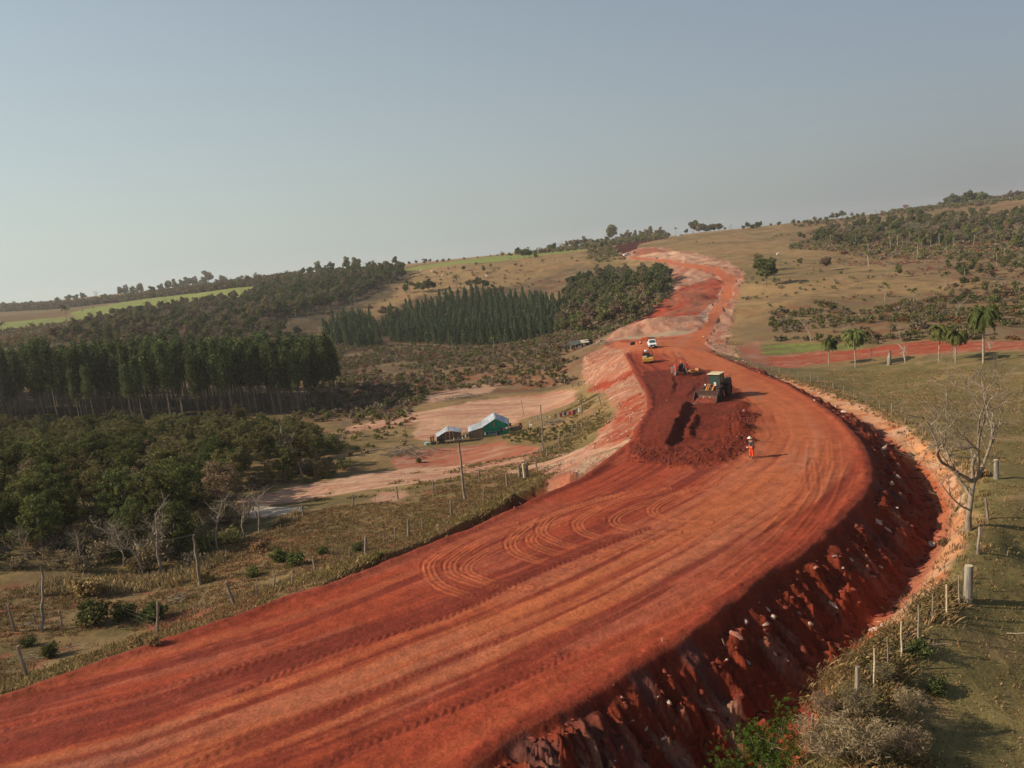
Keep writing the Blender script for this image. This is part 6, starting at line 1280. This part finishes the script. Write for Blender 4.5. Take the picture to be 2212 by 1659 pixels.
for x, z, w_, h_, c_ in ((-.5,1.15,.35,.45,'black'),(-.1,1.2,.25,.5,'white'),(.2,1.3,.35,.5,'navy'),(.6,1.35,.3,.4,'black')): cloth(LN2, x, z, w_, h_, CL[c_], 0)
# picket fence of sticks before the house
mb_root = thing('stick_fence', (g.x-3.5, g.y-1.9, 0), 0, 'crooked stick fence in front of the lean-to', 'fence')
for i in range(34):
    x = -2.2+i*.17; zz = float(H(g.x-3.5+x, g.y-1.9)); h_ = r.uniform(.9, 1.5) if i < 22 else r.uniform(.5, .9)
    MB().tube([(x,0,zz-.1),(x+r.uniform(-.08,.08),r.uniform(-.05,.05),zz+h_)], [.035,.025], 5).build('picket', M['post'], mb_root)
zz = float(H(g.x-3.5, g.y-1.9)); MB().tube([(-2.2,-.03,zz+.6),(3.4,-.03,zz+.5)], .02, 5).build('rail', M['post'], mb_root)
for i, (a, b, lab, c_) in enumerate([(1125,926,'dark red wooden chair beside the right end of the house','wine'),(1104,926,'brown chair closest to the corner post','black'),(1148,922,'pale plastic chair right of the dark red chair','white')]):
    q = G(a, b); o = thing('chair', (q.x, q.y, q.z), .5*i, lab, 'chair'); mm = mat('chair_'+c_, CL[c_][1], .7)
    MB().box((0,0,.45),(.45,.45,.05)).build('seat', mm, o); MB().box((0,.21,.75),(.45,.04,.5)).build('backrest', mm, o)
    for x in (-.2,.2):
        for y in (-.2,.2): MB().box((x,y,.22),(.05,.05,.44)).build('leg', mm, o)
# long laundry line to the right
a_, b_ = G(1150, 918), G(1262, 900); L3 = thing('clothes_line', (a_.x, a_.y, 0), 0, 'long line of coloured laundry right of the house', 'laundry'); dv = b_-a_
def lp(t): return (dv.x*t, dv.y*t, a_.z+dv.z*t+1.45-.3*math.sin(pi*t))
MB().tube([lp(t) for t in np.linspace(0, 1, 9)], .012, 4).build('line', M['wire'], L3)
for t in (0, .5, 1): MB().tube([(dv.x*t, dv.y*t, a_.z+dv.z*t-.2), (dv.x*t, dv.y*t, a_.z+dv.z*t+1.55)], .04, 6).build('post', M['post'], L3)
for i, (t, w_, h_, c_) in enumerate(((.12,.4,.4,'grey'),(.22,.3,.3,'white'),(.32,.5,.5,'grey'),(.40,.5,.45,'yellow'),(.50,.45,.6,'black'),(.60,.4,.7,'wine'),(.68,.5,.5,'navy'),(.76,.45,.6,'red'),(.84,.5,.8,'wine'),(.93,.4,.6,'white'))):
    p = lp(t); o = cloth(L3, 0, 0, w_, h_, CL[c_], 0); o.location = p
# ---- hut with tarpaulins
q = G(1252, 753); HU = thing('hut', (q.x, q.y, q.z), radians(4), 'low makeshift hut under black tarpaulins and a pale sheet', 'hut'); hs_ = 1.35
MB().quad((-2.6,-.6,1.2),(.6,-.6,1.35),(.6,2.6,2.0),(-2.6,2.6,1.9)).quad((-2.6,-.6,1.17),(-2.6,2.6,1.87),(.6,2.6,1.97),(.6,-.6,1.32)).build('tarpaulin', noisy('grey_green_tarpaulin', (.05,.06,.05), (.10,.11,.10), 1), HU)
MB().box((1.6,.6,1.75),(2.2,2.0,.06), ry=.0).build('roof_sheet', K['cream'], HU, rot=(.30,0,0)); MB().box((3.1,.9,1.0),(1.6,.1,2.0)).box((2.6,.0,1.1),(2.3,.06,1.9)).box((3.9,1.6,1.0),(.08,2,2)).build('tarpaulin_wall', K['tarp'], HU)
for x in (-2.5,-1.2,.5,1.6,2.8,3.8): MB().box((x,-.55,.65),(.12,.12,1.3)).build('post', M['post_pale'], HU)
MB().box((-1.9,.6,.5),(1.0,.8,1.0)).box((-.4,1.6,.6),(3.6,.1,1.2)).build('back_wall', K['plank'], HU); MB().box((-.1,-.3,.5),(.9,.6,.7)).build('box', K['cream'], HU)
HU.scale = (hs_*.85,)*3
q = G(1225, 756); tag(MB().box((0,0,.7),(1.6,1.4,1.4), taper=.8).box((0,-.75,.3),(.5,.1,.5)).build('covered_heap', K['tarp'], loc=q), 'black tarpaulin-covered heap left of the hut', 'heap')
for i, (a, b, lab) in enumerate(((1234,754,'pale post standing left of the hut'),(1265,778,'short pale post below the hut'),(1290,745,'short pale post right of the hut'))):
    q = G(a, b); tag(MB().tube([(0,0,-.2),(0,0,2.2 if i == 0 else 1.1)], [.12,.10], 7).build('wooden_post', M['white_bark'], loc=q), lab, 'post')
# cattle pen rails
q = G(1250, 836); o = thing('rail_pen', (q.x, q.y, q.z), .1, 'grey wooden rails of a small pen at the far corner of the yard', 'pen')
for x in (-1.5, 0, 1.5, 3.0): MB().box((x,0,.6),(.16,.16,1.3)).build('post', M['pale_bark'], o)
for z in (.4, .75, 1.1): MB().box((.75,-.1,z),(4.8,.05,.12)).build('rail', M['pale_bark'], o)
# ---- poles
def pole(tx, ty, bx, by, r_, label, cross=True, m_='post', group=None, wob=.0):
    b = G(bx, by); d = ray(tx, ty); top = CAMP+d*(b.y/d[1]); v = Vector(top)-b; o = thing('utility_pole', b, 0, label, 'pole', group); rr_ = np.random.default_rng(int(tx))
    pts = [tuple(v*t+Vector((rr_.normal()*wob, rr_.normal()*wob, -.3 if t == 0 else 0))) for t in np.linspace(0, 1, 7)]
    MB().tube(pts, np.linspace(r_, r_*.7, 7), 9).build('shaft', M[m_], o, smooth=True)
    if cross:
        MB().box((v.x, v.y-.12, v.z-.18),(1.0,.09,.10)).build('crossarm', M['pale_bark'], o)
        for x in (-.42, .42): MB().tube([(v.x+x, v.y-.12, v.z-.13), (v.x+x, v.y-.12, v.z+.02)], .04, 7).build('insulator', K['lamp'], o)
    return o, b+v
_, t1 = pole(990, 945, 1003, 1079, .13, 'tallest wooden utility pole with a short crossarm in the grass strip', wob=.03)
_, t2 = pole(1168, 875, 1173, 975, .10, 'slender leaning pole between the side track and the laundry', False, wob=.02)
pole(1126, 865, 1132, 899, .07, 'thin pole standing in the pale yard right of the house', False)
pole(874, 906, 877, 953, .09, 'short dark pole on the grass left of the shed', False, wob=.02)
_, t5 = pole(1256, 864, 1257, 925, .09, 'pole with a pale crossarm above the laundry and the post fence')
_, t6 = pole(418, 1155, 433, 1263, .12, 'dark wooden pole in front of the left thicket', False, wob=.03)
_, t7 = pole(95, 1224, 86, 1362, .10, 'crooked pale dead trunk with a broken top in the left grass', False, m_='pale_bark', wob=.10)
pole(1874, 550, 1876, 575, .12, 'pale bare pole standing on the right hillside', False, m_='white_bark')
wend = Vector(CAMP+ray(-200, 1240)*(58/ray(-200, 1240)[1])); wz = float(H(wend.x, wend.y)); o = thing('utility_pole', (wend.x, wend.y, wz), 0, 'wooden pole carrying the wire beyond the left edge', 'pole'); MB().tube([(0,0,-.3),(0,0,wend.z-wz+.1)], [.12,.09], 9).build('shaft', M['post'], o)
for a, b, lab in ((t1, t6, 'power wire sagging from the tallest pole to the thicket pole'), (t6, Vector(CAMP+ray(-200, 1240)*(58/ray(-200, 1240)[1])), 'power wire running out to the left from the thicket pole'), (t1, t2, 'wire between the tallest pole and the slender pole')):
    pts = [a.lerp(b, t)-Vector((0, 0, (a-b).length*.02*math.sin(pi*t)*1.2)) for t in np.linspace(0, 1, 14)]
    tag(MB().tube([tuple(p) for p in pts], .007, 4).build('power_wire', M['wire'], None), lab, 'wire')
# ---- fences
def fence(name, posts, label, wires=(.35, .7, 1.05), base_z=None, pale=(), group=None):
    root = thing(name, (0, 0, 0), 0, label, 'fence'); tops = []
    for i, (tx, ty, bx, by, r_) in enumerate(posts):
        b = G(bx, by); d = ray(tx, ty); top = Vector(CAMP+d*(b.y/d[1])); v = top-b; rr_ = np.random.default_rng(i)
        if v.length > 2.2: v *= 2.2/v.length
        pts = [tuple(b+v*t+Vector((rr_.normal()*.015, rr_.normal()*.015, -.25 if t == 0 else 0))) for t in (0, .3, .65, 1)]
        MB().tube(pts, [r_*1.05, r_, r_*.92, r_*.8], 7).build('post', M['post_pale'] if i in pale else M['post'], root, smooth=False); tops.append((b, v))
    for w_ in wires:
        ps = [tuple(b+v.normalized()*min(w_, v.length*.95)) for b, v in tops]; MB().tube(ps, .005, 4).build('wire', M['wire'], root)
    return root
fence('wire_fence', [(16,1305,33,1366,.08),(70,1325,78,1349,.05),(127,1322,136,1355,.05),(205,1318,210,1350,.04),(266,1311,273,1342,.04),(341,1293,340,1371,.08),(417,1302,423,1328,.04),(487,1258,509,1308,.10),(556,1249,555,1290,.04),(594,1240,591,1277,.04),(633,1230,631,1265,.04),(676,1202,681,1236,.09),(726,1190,726,1209,.04),(754,1183,755,1203,.04),(790,1158,791,1201,.12),(829,1149,830,1177,.04),(852,1140,852,1168,.04),(882,1121,883,1159,.11),(910,1119,913,1141,.05),(973,1080,975,1114,.11),(1045,1055,1043,1084,.06),(1093,1022,1097,1052,.11)],
      'old wire fence of rough posts along the grassy strip beside the road')
fence('wire_fence', [(37,1396,60,1468,.09),(-40,1420,-20,1480,.08)], 'pair of rough posts at the lower left road edge', (.6,))
fence('wire_fence', [(552,1104,557,1131,.09),(580,1100,582,1122,.03),(620,1096,621,1118,.03),(652,1088,655,1115,.09),(707,1093,708,1109,.05),(761,1068,764,1094,.10),(810,1068,811,1088,.03),(856,1051,860,1079,.09),(897,1056,898,1074,.03),(935,1036,935,1067,.08),(972,1046,973,1064,.03),(1003,1040,1004,1056,.03),(1034,1015,1036,1042,.09),(1062,1030,1063,1046,.03),(1100,1018,1101,1034,.03),(1120,1005,1123,1030,.17)],
      'wire fence along the lower side of the dirt track')
q = G(1134, 1033); o = thing('gate_post', q, 0, 'thick pair of joined weathered gate posts at the track corner', 'post'); MB().tube([(0,0,-.2),(-.05,0,1.6)], [.17,.15], 9).build('post', M['post_pale'], o); MB().tube([(.3,.1,-.2),(.35,.1,1.75)], [.14,.12], 9).build('post', M['post'], o)
fence('wire_fence', [(1156,990,1160,1017,.10),(1168,982,1176,1000,.04),(1181,970,1182,986,.10),(1196,957,1198,980,.07),(1207,945,1209,969,.09),(1217,938,1219,959,.05),(1227,929,1228,948,.05),(1236,919,1237,939,.08),(1245,911,1248,931,.05),(1256,902,1258,920,.05),(1268,895,1270,912,.08),(1281,883,1282,901,.06),(1291,847,1298,878,.09),(1282,830,1284,848,.09),(1272,822,1273,838,.06)],
      'close-set post fence climbing beside the rubble slope')
fence('wire_fence', [(1755,1543,1755,1604,.06),(1853,1440,1849,1532,.10),(1889,1401,1887,1482,.04),(1918,1377,1918,1453,.035),(1948,1342,1947,1424,.045),(1984,1307,1984,1386,.045),(2015,1285,2016,1347,.04),(2045,1263,2045,1335,.045),(2072,1245,2073,1311,.04),(2116,1138,2113,1199,.08),(2129,1076,2135,1124,.08)],
      'fence of thin pale stakes along the lower right bank', pale=(2, 4, 7), wires=(.3, .6, .9))
fence('wire_fence', [(2036,930,2037,950,.05),(1992,917,1994,946,.05),(1955,892,1956,914,.06),(1927,870,1926,893,.07),(1899,862,1900,880,.05),(1871,851,1872,871,.05),(1845,843,1845,864,.05),(1822,834,1823,853,.05),(1800,826,1801,844,.09),(1782,818,1784,836,.09),(1767,813,1768,829,.05),(1751,807,1752,825,.09),(1739,809,1739,824,.05),(1724,802,1724,819,.05),(1703,798,1704,813,.07),(1683,792,1684,807,.08),(1668,789,1668,802,.07),(1653,788,1653,800,.05),(1637,786,1637,798,.05),(1622,775,1622,788,.06),(1607,766,1608,778,.06),(1595,758,1596,769,.06),(1585,750,1586,761,.06)],
      'wire fence along the top of the orange bank out to the farm track')
for tx, ty, bx, by, r_, lab, m_ in ((2093,1222,2090,1299,.20,'thick grey sawn log post standing at the right field edge','pale_bark'),(2152,993,2152,1036,.16,'stout weathered post in the right field behind the leafless tree','pale_bark'),(1922,762,1920,789,.32,'tall burnt hollow stump between the two whitewashed trees','pale_bark')):
    b = G(bx, by); d = ray(tx, ty); v = Vector(CAMP+d*(b.y/d[1]))-b; o = thing('log_post' if r_ < .3 else 'tree_stump', b, 0, lab, 'post' if r_ < .3 else 'stump')
    MB().tube([(0,0,-.2), tuple(v*.35), tuple(v*.7), tuple(v)], [r_*1.1, r_, r_*.97, r_*.95 if r_ < .3 else r_*.5], 14).build('trunk', M[m_], o, smooth=False)
    if r_ < .3: MB().tube([tuple(v*1.001), tuple(v*1.01)], r_*.9, 14).build('sawn_top', M['post_pale'], o)
    else: MB().tube([(.25,0,0), tuple(v*.5+Vector((.2,0,0))), tuple(v*1.2+Vector((.12,0,0)))], [.25,.18,.06], 8).build('burnt_side', K['black'], o)
# ---- brush piles and fallen branches
def brush(px, py, L_, n, label, seed, h=.8, name='brush_pile'):
    q = G(px, py); r = np.random.default_rng(seed); mb = MB()
    for i in range(n):
        a = r.uniform(-.6, .6)+(pi if r.uniform() < .5 else 0); c_ = Vector((r.normal()*L_*.3, r.normal()*L_*.18, abs(r.normal())*h*.4)); l_ = r.uniform(.3, 1)*L_*.4; d = Vector((cos(a), sin(a)*.8, r.uniform(-.1, .5))); k = Vector((r.normal(), r.normal(), r.normal()))*l_*.1
        w_ = .06 if L_ > 4 else .025; mb.tube([tuple(c_-d*l_*.5), tuple(c_+k), tuple(c_+d*l_*.5)], [w_, w_*.8, w_*.4], 5)
    tag(mb.build(name, M['post'], loc=q), label, 'brush')
brush(872, 984, 8, 90, 'dark heap of cut branches and roots left of the shed', 41, 1.6)
brush(1000, 861, 11, 80, 'dark line of felled branches on the far yard edge', 42, .8)
brush(1200, 916, 5, 60, 'dark uprooted brush heap under the laundry line', 43, 1.2)
brush(385, 1300, 1.9, 34, 'dug-up tangle of roots beside the forked fence post', 44, .7)
brush(70, 1352, 1.6, 18, 'broken wood lying at the foot of the dead trunk', 45, .4)
brush(560, 1232, 1.6, 10, 'grey stick lying across the grass strip', 46, .3)
brush(1985, 1392, 1.8, 12, 'pale fallen branches under the thin stakes', 47, .3)
brush(1320, 741, 9, 40, 'scattered timber and debris between the hut and the valley strip', 48, .6)
brush(80, 1420, 3.0, 30, 'dry cut branches in the lower left corner', 49, .4)
for tx, ty, bx, by, lab in ((1560,1380,1566,1396,'short pale stick poking out of the fill slope'),(1186,1048,1187,1060,'small pale stake on the left road edge'),(1430,1378,1431,1386,'tiny pale stick at the road lip')):
    b = G(bx, by); d = ray(tx, ty); v = Vector(CAMP+d*(b.y/d[1]))-b; tag(MB().tube([(0,0,-.05), tuple(v)], [.03,.02], 5).build('stick', M['post_pale'], loc=b), lab, 'stick')
q = G(2175, 1372); pts = [(0,0,.05),(.4,-.1,.04),(1.0,-.15,.04),(1.8,-.1,.05)]; tag(MB().tube(pts, .02, 6).build('fallen_branch', M['post_pale'], loc=q), 'curved pale fallen branch on the right field edge of the picture', 'branch')
# ---- cattle
K['hide'] = mat('white_hide', (.68, .64, .58), .8)
def cow(px, py, rz, lab):
    q = G(px, py); o = thing('cow', q, rz, lab, 'cow', None, 1.15)
    J = [(0,0,1.05),(.45,0,1.08),(-.5,0,1.08),(.85,0,1.22),(1.10,0,1.20),(1.28,0,1.02),(.5,.18,.7),(.52,.18,.35),(.5,.18,.03),(.5,-.18,.7),(.52,-.18,.35),(.5,-.18,.03),(-.55,.18,.75),(-.66,.18,.40),(-.6,.18,.03),(-.55,-.18,.75),(-.66,-.18,.40),(-.6,-.18,.03),(-.78,0,1.1),(-.86,0,.55)]
    E = [(0,1),(0,2),(1,3),(3,4),(4,5),(1,6),(6,7),(7,8),(1,9),(9,10),(10,11),(2,12),(12,13),(13,14),(2,15),(15,16),(16,17),(2,18),(18,19)]
    person_mesh('body', J, E, [.36,.33,.32,.18,.15,.09,.12,.07,.05,.12,.07,.05,.14,.07,.05,.14,.07,.05,.03,.03], K['hide'], o)
    for s_ in (-1, 1): MB().tube([(1.05,s_*.1,1.30),(1.0,s_*.28,1.32)], [.05,.02], 5).build('ear', K['hide'], o)
for a, b, rz, lab in ((910,587,.3,'white cow nearest the green strip on the left pasture'),(934,589,2.9,'white cow second from the green strip on the left pasture'),(860,604,.2,'white cow by the dark wood edge'),(820,624,2.5,'pale cow lowest beside the dark wood'),(956,598,0.4,'white cow beside the double palm'),(1052,600,3,'white cow near the spreading pasture trees'),(1680,552,.1,'white cow on the right pasture below the palms')): cow(a, b, rz, lab)
# ------------------------------------------------------------------ dry-season haze in the air
HZ = MB().box((0, 600, -3), (5200, 4200, 86)); hzo = HZ.build('haze', bpy.data.materials.new('haze_air'))
hm_ = hzo.data.materials[0]; hm_.use_nodes = True; t = hm_.node_tree; t.nodes.clear(); o_ = t.nodes.new('ShaderNodeOutputMaterial'); pv = t.nodes.new('ShaderNodeVolumePrincipled')
pv.inputs['Color'].default_value = (.97, .95, .92, 1); pv.inputs['Density'].default_value = .00013; pv.inputs['Anisotropy'].default_value = .2; t.links.new(pv.outputs[0], o_.inputs['Volume'])
tag(hzo, 'thin pale haze in the air over the valley', 'haze', kind='stuff')
